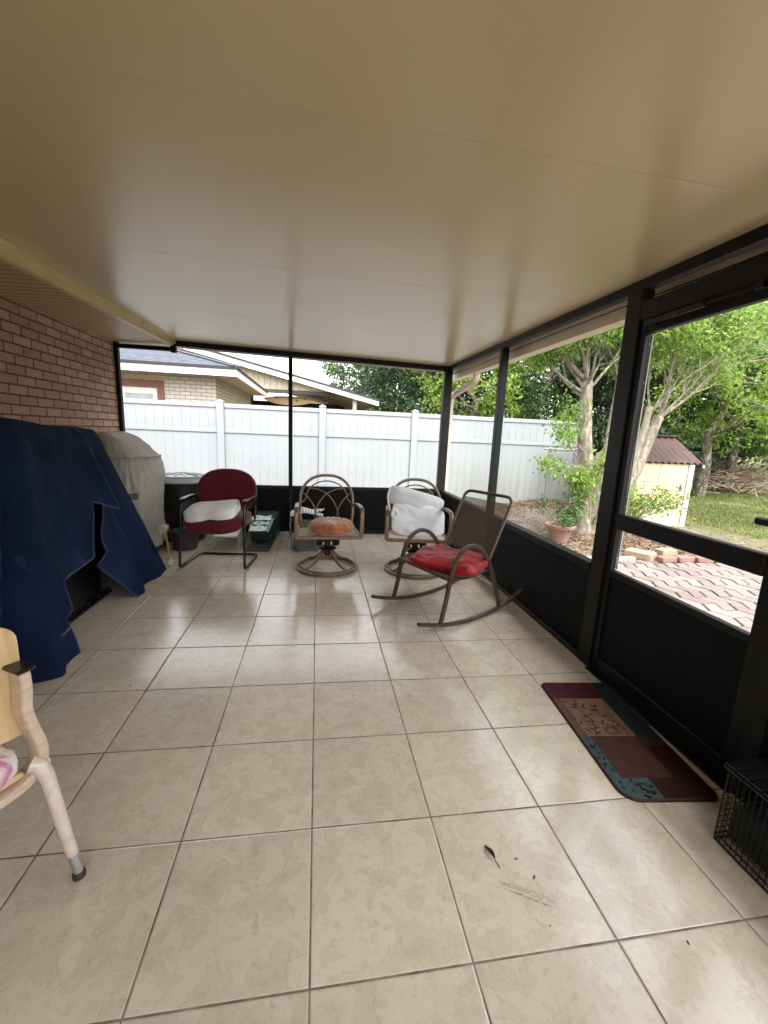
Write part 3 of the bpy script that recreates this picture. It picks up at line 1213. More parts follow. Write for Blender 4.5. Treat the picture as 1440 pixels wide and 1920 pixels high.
def wire_box(m, x0, x1, y0, y1, z0, z1, sx, sz, r=.0016, rf=.003, top=False, ends=True, up_only=False):
    def seg(a, b, rr):
        m.tube([a, b], rr, 5, cap=False)
    for z in (z0, z1):
        for a, b in (((x0, y0, z), (x1, y0, z)), ((x1, y0, z), (x1, y1, z)), ((x1, y1, z), (x0, y1, z)), ((x0, y1, z), (x0, y0, z))):
            seg(a, b, rf)
    for x in (x0, x1):
        for y in (y0, y1):
            seg((x, y, z0), (x, y, z1), rf)
    n = max(1, round((x1 - x0) / sx))
    for i in range(1, n):
        x = x0 + (x1 - x0) * i / n
        for y in (y0, y1):
            seg((x, y, z0), (x, y, z1), r)
        if top:
            seg((x, y0, z1), (x, y1, z1), r)
    n = max(1, round((y1 - y0) / sx))
    for i in range(1, n):
        y = y0 + (y1 - y0) * i / n
        for x in (x0, x1):
            seg((x, y, z0), (x, y, z1), r)
        if top:
            seg((x0, y, z1), (x1, y, z1), r)
    n = max(1, round((z1 - z0) / sz))
    for i in range(1, n):
        z = z0 + (z1 - z0) * i / n
        for a, b in (((x0, y0, z), (x1, y0, z)), ((x1, y0, z), (x1, y1, z)), ((x1, y1, z), (x0, y1, z)), ((x0, y1, z), (x0, y0, z))):
            seg(a, b, r)


m = MB()
wire_box(m, -.12, .12, -.385, -.03, .008, .165, .04, .042)
part('wire_front', m, M_wire, cr, smooth=True)
m = MB()
m.box(-.112, .112, -.37, -.04, .010, .016)
part('tray', m, plain('grey tray', lin('5b5e5a'), .5), cr, smooth=False)
for k, (y0, y1, zz) in enumerate(((-.30, -.19, .203), (-.17, -.10, .244), (-.08, .02, .276))):
    m = MB()

    def pf(u, v, y0=y0, y1=y1, zz=zz, k=k):
        y = y0 + (y1 - y0) * v
        return V(((u - .55) * (.17 + .02 * k), y, zz + (y - y0) * .30 + .006 * math.sin(u * 9 + k) * math.sin(v * 5) + .004))
    m.grid(pf, 14, 8)
    m.grid(lambda u, v: pf(1 - u, v) - V((0, 0, .0015)), 14, 8)
    lb = ('printed grey flyer lying lowest on the sloping front of the green crate', 'narrow glossy leaflet lying mid slope on the green crate', 'glossy pale green leaflet lying on top of the green crate')[k]
    g_ = N('printed paper')
    g_.set(col=g_.ramp(g_.noise(g_.coord('Object', scale=(1, 3, 1)), 60, 3), [(.45, lin(('b9bcb8', '93aea5', 'a8c2b8')[k])), (.6, lin(('8d918e', '5f8176', '7fa598')[k]))]), rough=.25)
    o = single('leaflet', m, g_.m, lb, 'leaflet', (-.60, 4.0, fz(-.6)), math.radians(-2), group='leaflets on the green crate')

wb = thing('wire_basket', 'pale wire basket on the floor behind the burgundy armchair', 'basket', (-.96, 3.97, fz(-.96)), math.radians(1))
m = MB()
wire_box(m, -.135, .135, -.29, .29, .006, .135, .028, .03, .0017, .003, top=False)
part('wire_frame', m, M_wireg, wb)
m = MB()
m.box(-.12, .12, -.27, .25, .1355, .143, .002)
part('lid', m, plain('cardboard lid', lin('cfcac0'), .7), wb)

bn = thing('storage_bin', 'grey green plastic storage bin with a dark lid behind a swivel chair', 'storage bin', (-.10, 3.90, fz(-.1)), math.radians(3))
m = MB()


def rbox(m, hx0, hy0, hx1, hy1, z0, z1, r=.04, n=5):
    def ring(hx, hy, z):
        o = []
        for (sx, sy, a0) in ((1, 1, 0), (-1, 1, 90), (-1, -1, 180), (1, -1, 270)):
            for k in range(n + 1):
                a = math.radians(a0 + 90 * k / n)
                o.append((sx * (hx - r) + r * math.cos(a), sy * (hy - r) + r * math.sin(a), z))
        return o
    A, B = ring(hx0, hy0, z0), ring(hx1, hy1, z1)
    k = len(A)
    m.add(A + B, [(i, (i + 1) % k, k + (i + 1) % k, k + i) for i in range(k)] + [tuple(range(k))[::-1], tuple(range(k, 2 * k))])


rbox(m, .128, .25, .152, .275, 0, .335)
for y in (-.15, 0, .15):
    m.box(-.147, -.139, y - .02, y + .02, .06, .3, .003)
for x in (-.07, 0, .07):
    m.box(x - .012, x + .012, -.27, -.258, .05, .3, .003)
part('tub', m, plain('grey green plastic', lin('67706a'), .32, 0, .12, 5), bn)
m = MB()
rbox(m, .162, .285, .158, .28, .3355, .362)
part('lid', m, plain('dark slate lid', lin('2f3d44'), .3, 0, .2, 5), bn)


def towel_mat():
    g = N('white towel with grey stripes')
    v = g.coord('UV')
    sx = g.n('ShaderNodeSeparateXYZ')
    g.l(g.coord('Object', rot=(0, 0, -.25)), sx.inputs[0])
    fr = g.math('FRACT', g.math('MULTIPLY', sx.outputs[0], 34))
    g.set(col=g.mix(g.math('GREATER_THAN', fr, .62), lin('dddde0'), lin('7d8187')), rough=.9, spec=.15)
    g.bump(g.noise(g.coord('Object'), 300, 2), .3, .002)
    return g.m


m = MB()


def towel(u, v, off=0):
    # u along x from the left hem over the top; v along y
    L_ = .34 + .05 * math.sin(v * 7) + .30
    d = u * (.34 + .03 * math.sin(v * 9) + .31)
    hl = .33 + .02 * math.sin(v * 6)
    y = -.27 + .40 * v
    wr = .008 * math.sin(v * 21 + u * 3) + .006 * math.sin(u * 17 + v * 4)
    if d < hl:
        z = .385 - (hl - d)
        x = -.176 - .02 * (hl - d) - abs(wr) - .01 * math.sin(v * 15) * (hl - d) / hl
    else:
        x = -.172 + (d - hl)
        z = .385 + .020 * math.sin(min(1, (d - hl) / .1) * pi / 2) + wr + .025 * math.exp(-((x + .05) / .07) ** 2) * (1 - v * .5)
    return V((x, y, z + off))


m.grid(lambda u, v: towel(u, v), 44, 26)
m.grid(lambda u, v: towel(1 - u, v, -.004), 44, 26)
single('towel', m, towel_mat(), 'white towel with thin grey stripes draped over the left side of the storage bin', 'towel', (-.10, 3.90, fz(-.1)), math.radians(3))

# small mop by the grill
mp_ = thing('hand_mop', 'small white mop head on a thin yellow handle beside the covered grill', 'mop', (-1.325, 3.15, fz(-1.33)))
m = MB()
m.tube([(0.0, 0, .03), (-.012, 0, .19), (-.03, .01, .35)], .006, 8)
part('handle', m, plain('yellow handle', lin('b8963a'), .5), mp_)
for (c, n_, ln, nm) in (((-.04, .01, .36), 110, .052, 'mop_head'), ((.0, 0, .035), 50, .036, 'tassel')):
    m = MB()
    superpuff(m, c, (.03, .03, .028), .8, .8, 14, 8)
    for i in range(n_):
        d = V((rnd.gauss(0, 1), rnd.gauss(0, 1), rnd.gauss(-.15, .6))).normalized()
        e = V(c) + d * ln * rnd.uniform(.6, 1.05) + V((0, 0, -.012))
        e.z = max(e.z, .006)
        m.tube([V(c), (V(c) + e) / 2 + V((0, 0, .006)), e], .0035, 4)
    part(nm, m, plain('off white cotton strands', lin('c7bdb4'), .9, 0, .3, 40), mp_)

# --- covered grill --------------------------------------------------
gc = V((-1.875, 3.50))


def prof_w(z, tab):
    for (z0, w0), (z1, w1) in zip(tab, tab[1:]):
        if z <= z1:
            t = (z - z0) / (z1 - z0)
            t = t * t * (3 - 2 * t) * .5 + t * .5
            return w0 + (w1 - w0) * t
    return tab[-1][1]


TX = [(0, .40), (.2, .385), (.3, .39), (.55, .42), (.8, .44), (.92, .425), (.985, .40), (1.01, .375), (1.08, .30), (1.15, .20), (1.19, .11), (1.21, .012)]
TY = [(0, .355), (.3, .345), (.8, .345), (.95, .34), (1.02, .325), (1.1, .30), (1.19, .25), (1.21, .20)]


def cover(u, v, pad=0):
    z = .10 + 1.11 * v
    a = 2 * pi * u
    e = .42
    x = .80 * prof_w(z, TX) * spow(math.cos(a), e)
    y = prof_w(z, TY) * spow(math.sin(a), e)
    low = max(0, 1 - z / 1.0)
    k = .040 * math.sin(a * 15 + 2.2 * math.sin(a * 3) + z * 2) * low ** .6 * (.5 + nz((a * 2, z * .7, 1), 1)) + .020 * nz((x, y, z * .5), 6) + .016 * (.4 - abs(nz((x * 2, y * 2, z * .4), 9))) + .006 * nz((x, y, z), 30) + .014 * math.exp(-((z - .985) / .016) ** 2)
    r = math.hypot(x, y) + 1e-6
    q = (r + k * min(1, r / .15) + pad) / r
    return V((max(gc.x + x * q, -2.238), gc.y + y * q, z + .012 * nz((x, y, 3), 4) - .004 * math.sin(a * 5) * low))


gr = thing('grill_cover', 'grey beige fabric cover over a domed barbecue grill against the brick wall', 'grill cover', (gc.x, gc.y, fz(gc.x)))
m = MB()
m.grid(lambda u, v: cover(u, v), 220, 80, True)
M_cov = plain('grey beige cover cloth', lin('a29d97'), .7, 0, .12, 3, .3, 90)
part('cover', m, M_cov, gr, True, angle=0)
m = MB()
m.grid(lambda u, v: cover(.625 + .25 * u, (.625 + .055 * v - .10) / 1.11, .006), 40, 3)
m.grid(lambda u, v: cover(.875 - .25 * u, (.625 + .055 * v - .10) / 1.11, .003), 40, 3)
part('strap', m, fabric('dark taupe webbing', lin('6b6257'), 300, .1), gr, True, angle=0)
m = MB()
M_seam = plain('cover seam', lin('857f78'), .8)
m.tube([cover(i / 90, .80, .004) for i in range(90)], .004, 6, True)
part('seam', m, M_seam, gr, True, angle=0)
m = MB()
m.tube([cover(i / 90, .012, .003) for i in range(90)], .005, 6, True)
part('hem', m, M_seam, gr, True, angle=0)
for sy in (-1, 1):
    for sx in (-1, 1):
        m = MB()
        m.lathe([(.018, 0), (.03, .002), (.03, .05), (.02, .056), (.02, .14)], 12, (sx * .28, sy * .25, 0))
        part('caster', m, M_blackt, gr)
# ------------------------------------------------------------------ tarp and what it covers
cab = thing('covered_cabinet', 'black cabinet against the brick wall, seen under the lifted hem of the navy tarp', 'cabinet', (-1.85, 1.85, fz(-1.85)))
M_cab = plain('black cabinet', lin('0b0b0c'), .45, 0, .2, 4)
m = MB()
m.box(-2.2, -1.56, 1.12, 2.42, .07, .72, .01)
m.box(-2.2, -1.68, 1.12, 2.42, .7201, 1.2, .01)
part('body', m, M_cab, cab, True)
m = MB()
m.box(-1.545, -1.525, 1.05, 2.50, .03, .05, .003)
m.box(-1.56, -1.55, 1.05, 2.50, .055, .066, .002)
part('base_rail', m, plain('black base rail', lin('161617'), .3), cab, True)
for y in (1.2, 2.34):
    for x in (-2.1, -1.6):
        m = MB()
        m.box(x - .03, x + .03, y - .03, y + .03, fz(x), .0698, .004)
        part('leg', m, M_cab, cab, True)


def navy_mat():
    g = N('navy canvas tarp')
    v = g.coord('Object')
    f = g.noise(v, 2.3, 5, .6, .4)
    s = g.noise(g.coord('Object', scale=(1, 1, .15), rot=(.5, 0, 0)), 9, 5, .65, 1.0)
    w = g.noise(v, 420, 2)
    c = g.ramp(f, [(.3, lin('0d162a')), (.55, lin('14203c')), (.75, lin('1c2a4d'))])
    c = g.mix(g.math('MULTIPLY', g.ramp(s, [(.6, (0, 0, 0, 1)), (.72, (1, 1, 1, 1))]), .18), c, lin('4a5f8c'))
    g.set(col=c, rough=.85, spec=.12)
    g.bump(g.math('ADD', g.math('MULTIPLY', w, .25), s), .35, .012)
    return g.m


def inpoly(p, poly):
    x, y = p
    c = False
    j = len(poly) - 1
    for i in range(len(poly)):
        xi, yi = poly[i]
        xj, yj = poly[j]
        if (yi > y) != (yj > y) and x < (xj - xi) * (y - yi) / (yj - yi) + xi:
            c = not c
        j = i
    return c


def segd(p, a, b):
    ax, ay = a
    bx, by = b
    dx, dy = bx - ax, by - ay
    t = max(0, min(1, ((p[0] - ax) * dx + (p[1] - ay) * dy) / (dx * dx + dy * dy + 1e-12)))
    return math.hypot(p[0] - ax - t * dx, p[1] - ay - t * dy)


def tarpX(y, z, sheet):
    """how far the cloth stands out from the wall, by place along the wall and height"""
    low = max(0.0, min(1.0, (1.25 - z) / 1.25))
    x = -1.30 - .25 * z

    def ridge(yc0, yc1, w0, w1, amp):
        yc = yc0 + (yc1 - yc0) * low
        w = w0 + (w1 - w0) * low
        return amp * math.exp(-((y - yc) / w) ** 2)
    if sheet == 0:
        x += low ** .8 * (ridge(1.74, 1.20, .035, .085, -.26) + ridge(1.83, 1.36, .035, .07, .055) + ridge(1.30, 1.06, .05, .06, .02)
                          + ridge(1.9, 1.78, .05, .1, -.03) + ridge(2.1, 1.98, .04, .10, -.02))
        x += .016 * math.exp(-((y - (2.42 + .11 * (1.08 - z) / .41)) / .05) ** 2) * min(1, max(0, (1.2 - z) / .15))
        # seam creases up near the top edge
        x += .010 * math.exp(-((y - 1.80 - .5 * (1.2 - z)) / .012) ** 2) * (1 if z > .5 else 0)
        x += .010 * math.exp(-((z - (1.12 + .18 * (y - 2.25))) / .012) ** 2) * math.exp(-((y - 2.3) / .1) ** 2)
    else:
        x += -.022 * min(1, max(0, (1.24 - z) / .2)) + low ** .8 * (ridge(2.5, 2.66, .04, .10, -.035) + ridge(2.45, 2.5, .03, .07, .02) + ridge(2.6, 2.86, .04, .10, .018))
    x += .014 * nz((y, z, sheet), 4.5) * (.3 + low) + .005 * nz((y, z, sheet + 5), 13)
    x += .010 * (.42 - abs(nz((y * 1.6 + z * .7, z * .6, sheet), 5.5))) + .004 * (.4 - abs(nz((y - z * .8, z, sheet + 2), 17)))
    # rolls over the top edge
    if z > 1.14:
        x -= ((z - 1.14) / .14) ** 2 * .07
    return x


def cloth_sheet(m, poly, sheet, topedge=None, step=.026):
    # refine outline
    pts = []
    n = len(poly)
    for i in range(n):
        a, b = poly[i], poly[(i + 1) % n]
        k = max(1, int(math.hypot(b[0] - a[0], b[1] - a[1]) / step))
        for q in range(k):
            t = q / k
            pts.append((a[0] + (b[0] - a[0]) * t, a[1] + (b[1] - a[1]) * t))
    nb = len(pts)
    r2 = random.Random(5 + sheet)
    ys = [p[0] for p in poly]
    zs = [p[1] for p in poly]
    y = min(ys)
    row = 0
    while y < max(ys):
        z = min(zs) + (step * .5 if row % 2 else 0)
        while z < max(zs):
            p = (y + r2.uniform(-.004, .004), z + r2.uniform(-.004, .004))
            if inpoly(p, poly) and min(segd(p, poly[i], poly[(i + 1) % n]) for i in range(n)) > step * .55:
                pts.append(p)
            z += step
        y += step * .9
        row += 1
    vs, es, fs, *_ = delaunay_2d_cdt([V(p) for p in pts], [(i, (i + 1) % nb) for i in range(nb)], [], 1, 1e-6)
    out = [(tarpX(p.x, p.y, sheet), p.x, p.y) for p in vs]
    o = len(m.v)
    m.add(out, [tuple(f) for f in fs])
    m.add([(x - .0035, yy, zz) for x, yy, zz in out], [tuple(f)[::-1] for f in fs])


polyA = [(1.02, .03), (1.273, .025), (1.44, .02), (1.593, .019), (1.606, .12), (1.603, .216), (1.66, .232), (1.69, .242), (1.685, .33), (1.699, .405), (1.88, .415), (2.062, .433),
         (2.14, .60), (2.253, .767), (2.528, .669), (2.47, .88), (2.418, 1.076), (2.425, 1.245), (2.28, 1.25), (2.166, 1.256), (2.06, 1.275), (1.962, 1.287), (1.835, 1.293), (1.709, 1.288), (1.4, 1.285), (1.02, 1.275)]
polyB = [(2.40, 1.15), (2.36, 1.0), (2.42, .72), (2.329, .623), (2.235, .512), (2.24, .416), (2.16, .395), (2.081, .373), (2.16, .285), (2.238, .204), (2.41, .008), (2.7, .012), (3.043, .004),
         (2.93, .40), (2.79, .82), (2.70, 1.09), (2.656, 1.236), (2.54, 1.246), (2.425, 1.246)]
m = MB()
cloth_sheet(m, polyA, 0)
cloth_sheet(m, polyB, 1)
# the top, running back to the wall, and the two hanging ends
topP = [(1.02, 1.275), (1.2, 1.28), (1.4, 1.285), (1.55, 1.287), (1.709, 1.288), (1.835, 1.293), (1.962, 1.287), (2.06, 1.275), (2.166, 1.256), (2.28, 1.25), (2.425, 1.2455), (2.54, 1.246), (2.656, 1.236)]
top = []
for i, (y, z) in enumerate(topP):
    x = tarpX(y, z, 0 if y < 2.425 else 1)
    top.append([(x, y, z), (x - .04, y, z + .006), (x - .10, y, z + .010 + .006 * nz((y, 0, 0), 7)), (x - .25, y, z + .012 + .012 * nz((y, 2, 0), 5)), (-2.12, y, z + .016), (-2.2, y, z - .03)])
for a, b in zip(top, top[1:]):
    for j in range(5):
        m.add([a[j], a[j + 1], b[j + 1], b[j]], [(0, 1, 2, 3)])
endR = [(2.656, 1.236), (2.70, 1.09), (2.79, .82), (2.93, .40), (3.043, .004)]
for (y, z), (y2, z2) in zip(endR, endR[1:]):
    a, b = tarpX(y, z, 1), tarpX(y2, z2, 1)
    m.add([(a, y, z), (a - .04, y + .012, z), (-2.18, y + .01, z + .01), (-2.18, y2 + .01, z2), (b - .04, y2 + .012, z2), (b, y2, z2)], [(0, 5, 4, 1), (1, 4, 3, 2)])
zsq = [1.275, 1.05, .8, .55, .3, .03]
for z, z2 in zip(zsq, zsq[1:]):
    a, b = tarpX(1.02, z, 0), tarpX(1.02, z2, 0)
    m.add([(a, 1.02, z), (a - .2, 1.0, z), (-2.2, 1.01, z), (-2.2, 1.01, z2), (b - .2, .99, z2), (b, 1.02, z2)], [(0, 1, 4, 5), (1, 2, 3, 4)])
M_navy = navy_mat()
tp = single('tarp', m, M_navy, 'navy blue canvas tarp draped in folds over a black cabinet along the brick wall', 'tarp', (-1.6, 1.9, 0), 0, True, angle=0)
# stitched hem with a folded corner
m = MB()


def hemline(poly, sheet, off=.004):
    pts = []
    for a, b in zip(poly, poly[1:]):
        k = max(1, int(math.hypot(b[0] - a[0], b[1] - a[1]) / .05))
        for q in range(k):
            t = q / k
            y, z = a[0] + (b[0] - a[0]) * t, a[1] + (b[1] - a[1]) * t
            pts.append((tarpX(y, z, sheet) + off - .002, y, z))
    y, z = poly[-1]
    pts.append((tarpX(y, z, sheet) + off - .002, y, z))
    return pts


m.tube(hemline(polyA[3:18], 0), .006, 6)
m.tube(hemline(polyB[2:13], 1), .0055, 6)
m.tube([(tarpX(y, z, 0) + .004, y, z) for y, z in ((1.46, .20), (1.5, .175), (1.55, .168), (1.598, .17))], .0055, 6)
part('hem', m, fabric('navy hem', lin('1c2c55'), 300, .1), tp, True, angle=0)

# ------------------------------------------------------------------ patchwork mat by the door
mt_cols = ['5a161b', '9c7d60', '30423e', '5a372e', '566b6c', '3a0f13', '1c2430', '4a2620', '7d5b41', 'c09a74']
mats = [plain('mat colour %d' % i, lin(c, .45), .55, 0, .25, 18, .15, 90, spec=.3) for i, c in enumerate(mt_cols)]
Wm, Lm, Rm = .385, .745, .035


def mat_outline(inset=0, n=6):
    o = []
    for cx_, cy_, a0 in ((Wm - Rm, Lm - Rm, 0), (Rm, Lm - Rm, 90), (Rm * 1.9, Rm * 1.9, 180), (Wm - Rm, Rm, 270)):
        r = Rm if a0 != 180 else Rm * 1.9
        for k in range(n + 1):
            a = math.radians(a0 + 90 * k / n)
            o.append((cx_ + (r - inset) * math.cos(a), cy_ + (r - inset) * math.sin(a)))
    return o


m = MB()
m.cur = 7
o0, o1 = mat_outline(), mat_outline(.006)
k = len(o0)
m.add([(x, y, .0) for x, y in o0] + [(x, y, .009) for x, y in o0] + [(x, y, .013) for x, y in o1],
      [(i, (i + 1) % k, k + (i + 1) % k, k + i) for i in range(k)] + [(k + i, k + (i + 1) % k, 2 * k + (i + 1) % k, 2 * k + i) for i in range(k)])
# patches are cut out of the rounded top by clipping it to each rectangle


def clip(poly, x0, x1, y0, y1):
    def cut(P, f):
        out = []
        for i in range(len(P)):
            a, b = P[i], P[(i + 1) % len(P)]
            fa, fb = f(a), f(b)
            if fa >= 0:
                out.append(a)
            if (fa >= 0) != (fb >= 0):
                t = fa / (fa - fb)
                out.append((a[0] + (b[0] - a[0]) * t, a[1] + (b[1] - a[1]) * t))
        return out
    for f in (lambda p: p[0] - x0, lambda p: x1 - p[0], lambda p: p[1] - y0, lambda p: y1 - p[1]):
        if poly:
            poly = cut(poly, f)
    return poly


rects = [(0, .27, .60, 1, 0), (.27, 1, .30, 1, 2), (0, .045, .33, .60, 8), (.045, .27, .33, .60, 1), (.27, 1, .27, .30, 3),
         (0, .05, .02, .33, 4), (.05, .27, .10, .33, 3), (0, .05, -1, .02, 4), (.05, .16, -1, .10, 4), (.16, .27, -1, .10, 5), (.27, 1, -1, .27, 5)]
for a, b, c_, d_, mi_ in rects:
    P = clip(o1, a, b, c_, d_)
    if len(P) > 2:
        m.cur = mi_
        m.add([(x, y, .013) for x, y in P], [tuple(range(len(P)))])


def vine(pts, w, mi_, z=.0136):
    m.cur = mi_
    P = [V((x, y, z)) for x, y in pts]
    P = spline(P, 6)
    L2, R2 = [], []
    for i, p in enumerate(P):
        t = (P[min(i + 1, len(P) - 1)] - P[max(i - 1, 0)]).normalized()
        s_ = V((-t.y, t.x, 0)) * w
        L2.append(p + s_)
        R2.append(p - s_)
    n_ = len(P)
    m.add(L2 + R2, [(n_ + i, n_ + i + 1, i + 1, i) for i in range(n_ - 1)])


def mleaf(x, y, a, ln, wd, mi_, z=.0139):
    m.cur = mi_
    dx, dy = math.cos(a), math.sin(a)
    pts = [(x, y, z), (x + dx * ln * .35 + dy * wd, y + dy * ln * .35 - dx * wd, z), (x + dx * ln * .7 + dy * wd * .7, y + dy * ln * .7 - dx * wd * .7, z),
           (x + dx * ln, y + dy * ln, z), (x + dx * ln * .7 - dy * wd * .7, y + dy * ln * .7 + dx * wd * .7, z), (x + dx * ln * .35 - dy * wd, y + dy * ln * .35 + dx * wd, z)]
    m.add(pts, [tuple(range(6))])


vine([(.06, .59), (.085, .54), (.10, .50), (.12, .46), (.115, .41), (.10, .37), (.085, .335)], .0022, 7)
vine([(.12, .595), (.105, .56), (.10, .53)], .0018, 7)
vine([(.085, .54), (.12, .53), (.15, .515)], .0016, 7)
vine([(.115, .44), (.16, .41), (.20, .40), (.25, .37)], .0018, 7)
vine([(.17, .55), (.19, .51), (.18, .47), (.21, .43)], .0018, 7)
for x, y, a in ((.07, .565, 2.9), (.085, .545, .5), (.095, .52, 2.6), (.13, .525, 1.2), (.15, .515, -.5), (.12, .46, 2.9), (.12, .47, .3), (.115, .42, 2.7), (.10, .38, .2), (.10, .37, 2.6),
                (.16, .41, 1.1), (.19, .40, -1), (.22, .39, .9), (.18, .53, .5), (.19, .50, 2.5), (.185, .46, .3), (.21, .43, -.3), (.07, .36, 2.2), (.09, .345, .4), (.05, .44, 2.4), (.05, .40, 1.2)):
    mleaf(x, y, a, .034, .0052, 7)
for i in range(30):
    a = i / 30 * 2 * pi
    r = .018 + .02 * ((i * 7) % 5) / 5
    mleaf(.175 + r * math.cos(a) * .8, .365 + r * math.sin(a) * .6, a, .016, .002, 0)
for i in range(26):
    x, y = ((rnd.uniform(.006, .045), rnd.uniform(.05, .32)) if i % 2 else (rnd.uniform(.06, .155), rnd.uniform(.01, .09)))
    for q in range(3):
        mleaf(x, y, rnd.uniform(0, 6.3), .014, .004, 6 if i % 3 else 2)
single('door_mat', m, mats, 'patchwork mat in burgundy, tan and teal on the floor by the screen door', 'mat', (1.15, .388, fz(1.30)), math.radians(-5.6), smooth=False)

# ------------------------------------------------------------------ wire crate in the near right corner
wc_ = thing('wire_crate', 'low black wire crate with a slatted lid in the near right corner by the door', 'crate', (1.478, -.16, fz(1.478)))
m = MB()
wire_box(m, -.118, .118, -.40, .385, .006, .275, .018, .022, .0015, .003)
wire_box(m, -.118, .118, -.40, .385, .028, .0285, .05, .5, .0015, .0028)
part('wire_frame', m, M_wire, wc_)
m = MB()
for i in range(20):
    y = -.39 + i * .0405
    m.tube([(-.125, y, .292), (.125, y, .292)], 1, 12, flat=(.005, .0175), up=(0, 0, 1))
m.tube([(-.127, -.41, .284), (-.127, .395, .284)], .005, 8)
m.tube([(.127, -.41, .284), (.127, .395, .284)], .005, 8)
part('lid', m, plain('shiny black slats', lin('0c0c0c'), .15), wc_)

m = MB()
m.box(-.108, .108, -.38, .37, .03, .17, .02)  # black box added to hide the lit floor inside the crate
part('filler', m, plain('black liner', lin('0a0a0a'), .7), wc_)

# ------------------------------------------------------------------ near chair, only its corner in view
fc_rz = math.atan2(.866, .5)
fc_loc = V((-.74, .33, fz(-.7)))
fc = thing('wooden_chair', 'pale bentwood chair with a floral cushion, cut off at the near left edge', 'chair', fc_loc, fc_rz)
FCI = (Matrix.Translation(fc_loc) @ Matrix.Rotation(fc_rz, 4, 'Z')).inverted()


def wood(name, a, b, c, sc=(2, 26, 26)):
    g = N(name)
    v = g.coord('Object', scale=sc)
    f = g.noise(v, 2.2, 5, .6, .3)
    g.set(col=g.ramp(f, [(.32, lin(a)), (.52, lin(b)), (.7, lin(c))]), rough=.38, spec=.45)
    g.bump(f, .06, .003)
    return g.m


M_pine = wood('pale pine board', 'b99b6e', 'cbb083', 'd6c09a', (14, 14, 1.2))
M_bent = wood('beige lacquered beech', 'b39c88', 'c2ae9b', 'cdbba9', (6, 22, 22))
M_legp = plain('beige enamel leg', lin('cabcae'), .24, 0, .13, 34, .05, 120, coat=.4)
m = MB()
P = spline([(0, 0, .655), (.001, 0, .60), (-.004, 0, .55), (.006, 0, .49), (.017, 0, .44), (.019, 0, .40), (.006, 0, .365), (-.03, 0, .345), (-.08, 0, .34)], 5) + [(-.3, 0, .34)] + \
    spline([(-.37, 0, .34), (-.42, 0, .345), (-.456, 0, .365), (-.469, 0, .40), (-.467, 0, .44), (-.456, 0, .49), (-.446, 0, .55), (-.451, 0, .60), (-.45, 0, .655)], 5)
m.tube(P, 1, 16, flat=(.027, .0135), up=(0, 1, 0))
part('bent_frame', m, M_bent, fc)
for x in (0, -.45):
    m = MB()
    m.box(x - .021, x + .021, -.034, .032, .6552, .668, .004)
    part('end_cap', m, plain('black end cap', lin('101010'), .25), fc)
    m = MB()
    m.tube([(x - .005, .03, .62), (x - .005, .06, .625), (x - .005, .36, .60)], 1, 12, flat=(.012, .022), up=(0, 0, 1))
    part('armrest', m, M_bent, fc)


def legpath(sx, x0, y0, dy):
    # splayed tube leg with a flat swaged top
    q = [(x0 + sx * a, y0 + dy * b, c) for a, b, c in ((-.006, .12, .388), (.004, .30, .380), (.011, .46, .35), (.016, .58, .30), (.026, .80, .17), (.034, .94, .085))]
    return q


for (sx, x0, y0, dy) in ((1, 0, -.004, -.066), (-1, -.45, -.004, -.066), (1, 0, .40, .04), (-1, -.45, .40, .04)):
    lg = legpath(sx, x0, y0, dy)
    m = MB()
    sp = spline(lg, 5)
    m.tube(sp, [.0215 - .0065 * i / (len(sp) - 1) for i in range(len(sp))], 14)
    leg = part('leg', m, M_legp, fc)
    m = MB()
    e = V(sp[-1])
    d = (V(sp[-1]) - V(sp[-3])).normalized()
    f2 = e + d * ((e.z - .018) / -d.z)
    m.tube([e - d * .004, f2], [.0145, .0125], 14)
    part('ferrule', m, plain('brushed steel ferrule', lin('b9bcc0'), .3, .85, .1, 30), leg)
    m = MB()
    m.lathe([(.013, .0012), (.0165, .003), (.0165, .014), (.014, .022), (.009, .026)], 16, (f2.x, f2.y, 0))
    part('foot', m, plain('dark brown rubber foot', lin('33211a'), .6), leg)
m = MB()
m.box(.012, .03, -.03, -.018, .352, .385, .004)
part('bracket', m, plain('cream clip', lin('e4dccb'), .5), fc)
m = MB()


def board(u, v, t):
    w, h = .42, .325
    r = .05
    # rounded upper corners by squeezing the rows
    z = .46 + h * v
    top = max(0, z - (.775 - r)) / r
    k = (w / 2 - r + r * math.sqrt(max(0, 1 - top * top))) if top > 0 else w / 2
    return V((-.195 + (u - .5) * 2 * k, .022 + t + .02 * (1 - (2 * u - 1) ** 2), z))


N1 = 16
rows = [0, .2, .4, .6, .8, .85] + [.85 + .15 * math.sin(i / 8 * pi / 2) for i in range(1, 9)]
vs = []
for t in (0, .014):
    for v in rows:
        for i in range(N1 + 1):
            vs.append(board(i / N1, v, t))
w_ = N1 + 1
nr = len(rows)
fs = []
for j in range(nr - 1):
    for i in range(N1):
        a = j * w_ + i
        fs.append((a, a + 1, a + w_ + 1, a + w_))
        b = a + nr * w_
        fs.append((b, b + w_, b + w_ + 1, b + 1))
for j in range(nr - 1):
    for i0 in (0, N1):
        a = j * w_ + i0
        f = (a, a + w_, a + w_ + nr * w_, a + nr * w_)
        fs.append(f if i0 == 0 else f[::-1])
for i in range(N1):
    fs.append((i, i + nr * w_, i + 1 + nr * w_, i + 1))
    a = (nr - 1) * w_ + i
    fs.append((a, a + 1, a + 1 + nr * w_, a + nr * w_))
m.add(vs, fs)
part('backrest', m, M_pine, fc, angle=50)
m = MB()
m.box(-.43, -.02, -.012, .40, .362, .378, .006)
part('seat', m, M_pine, fc)


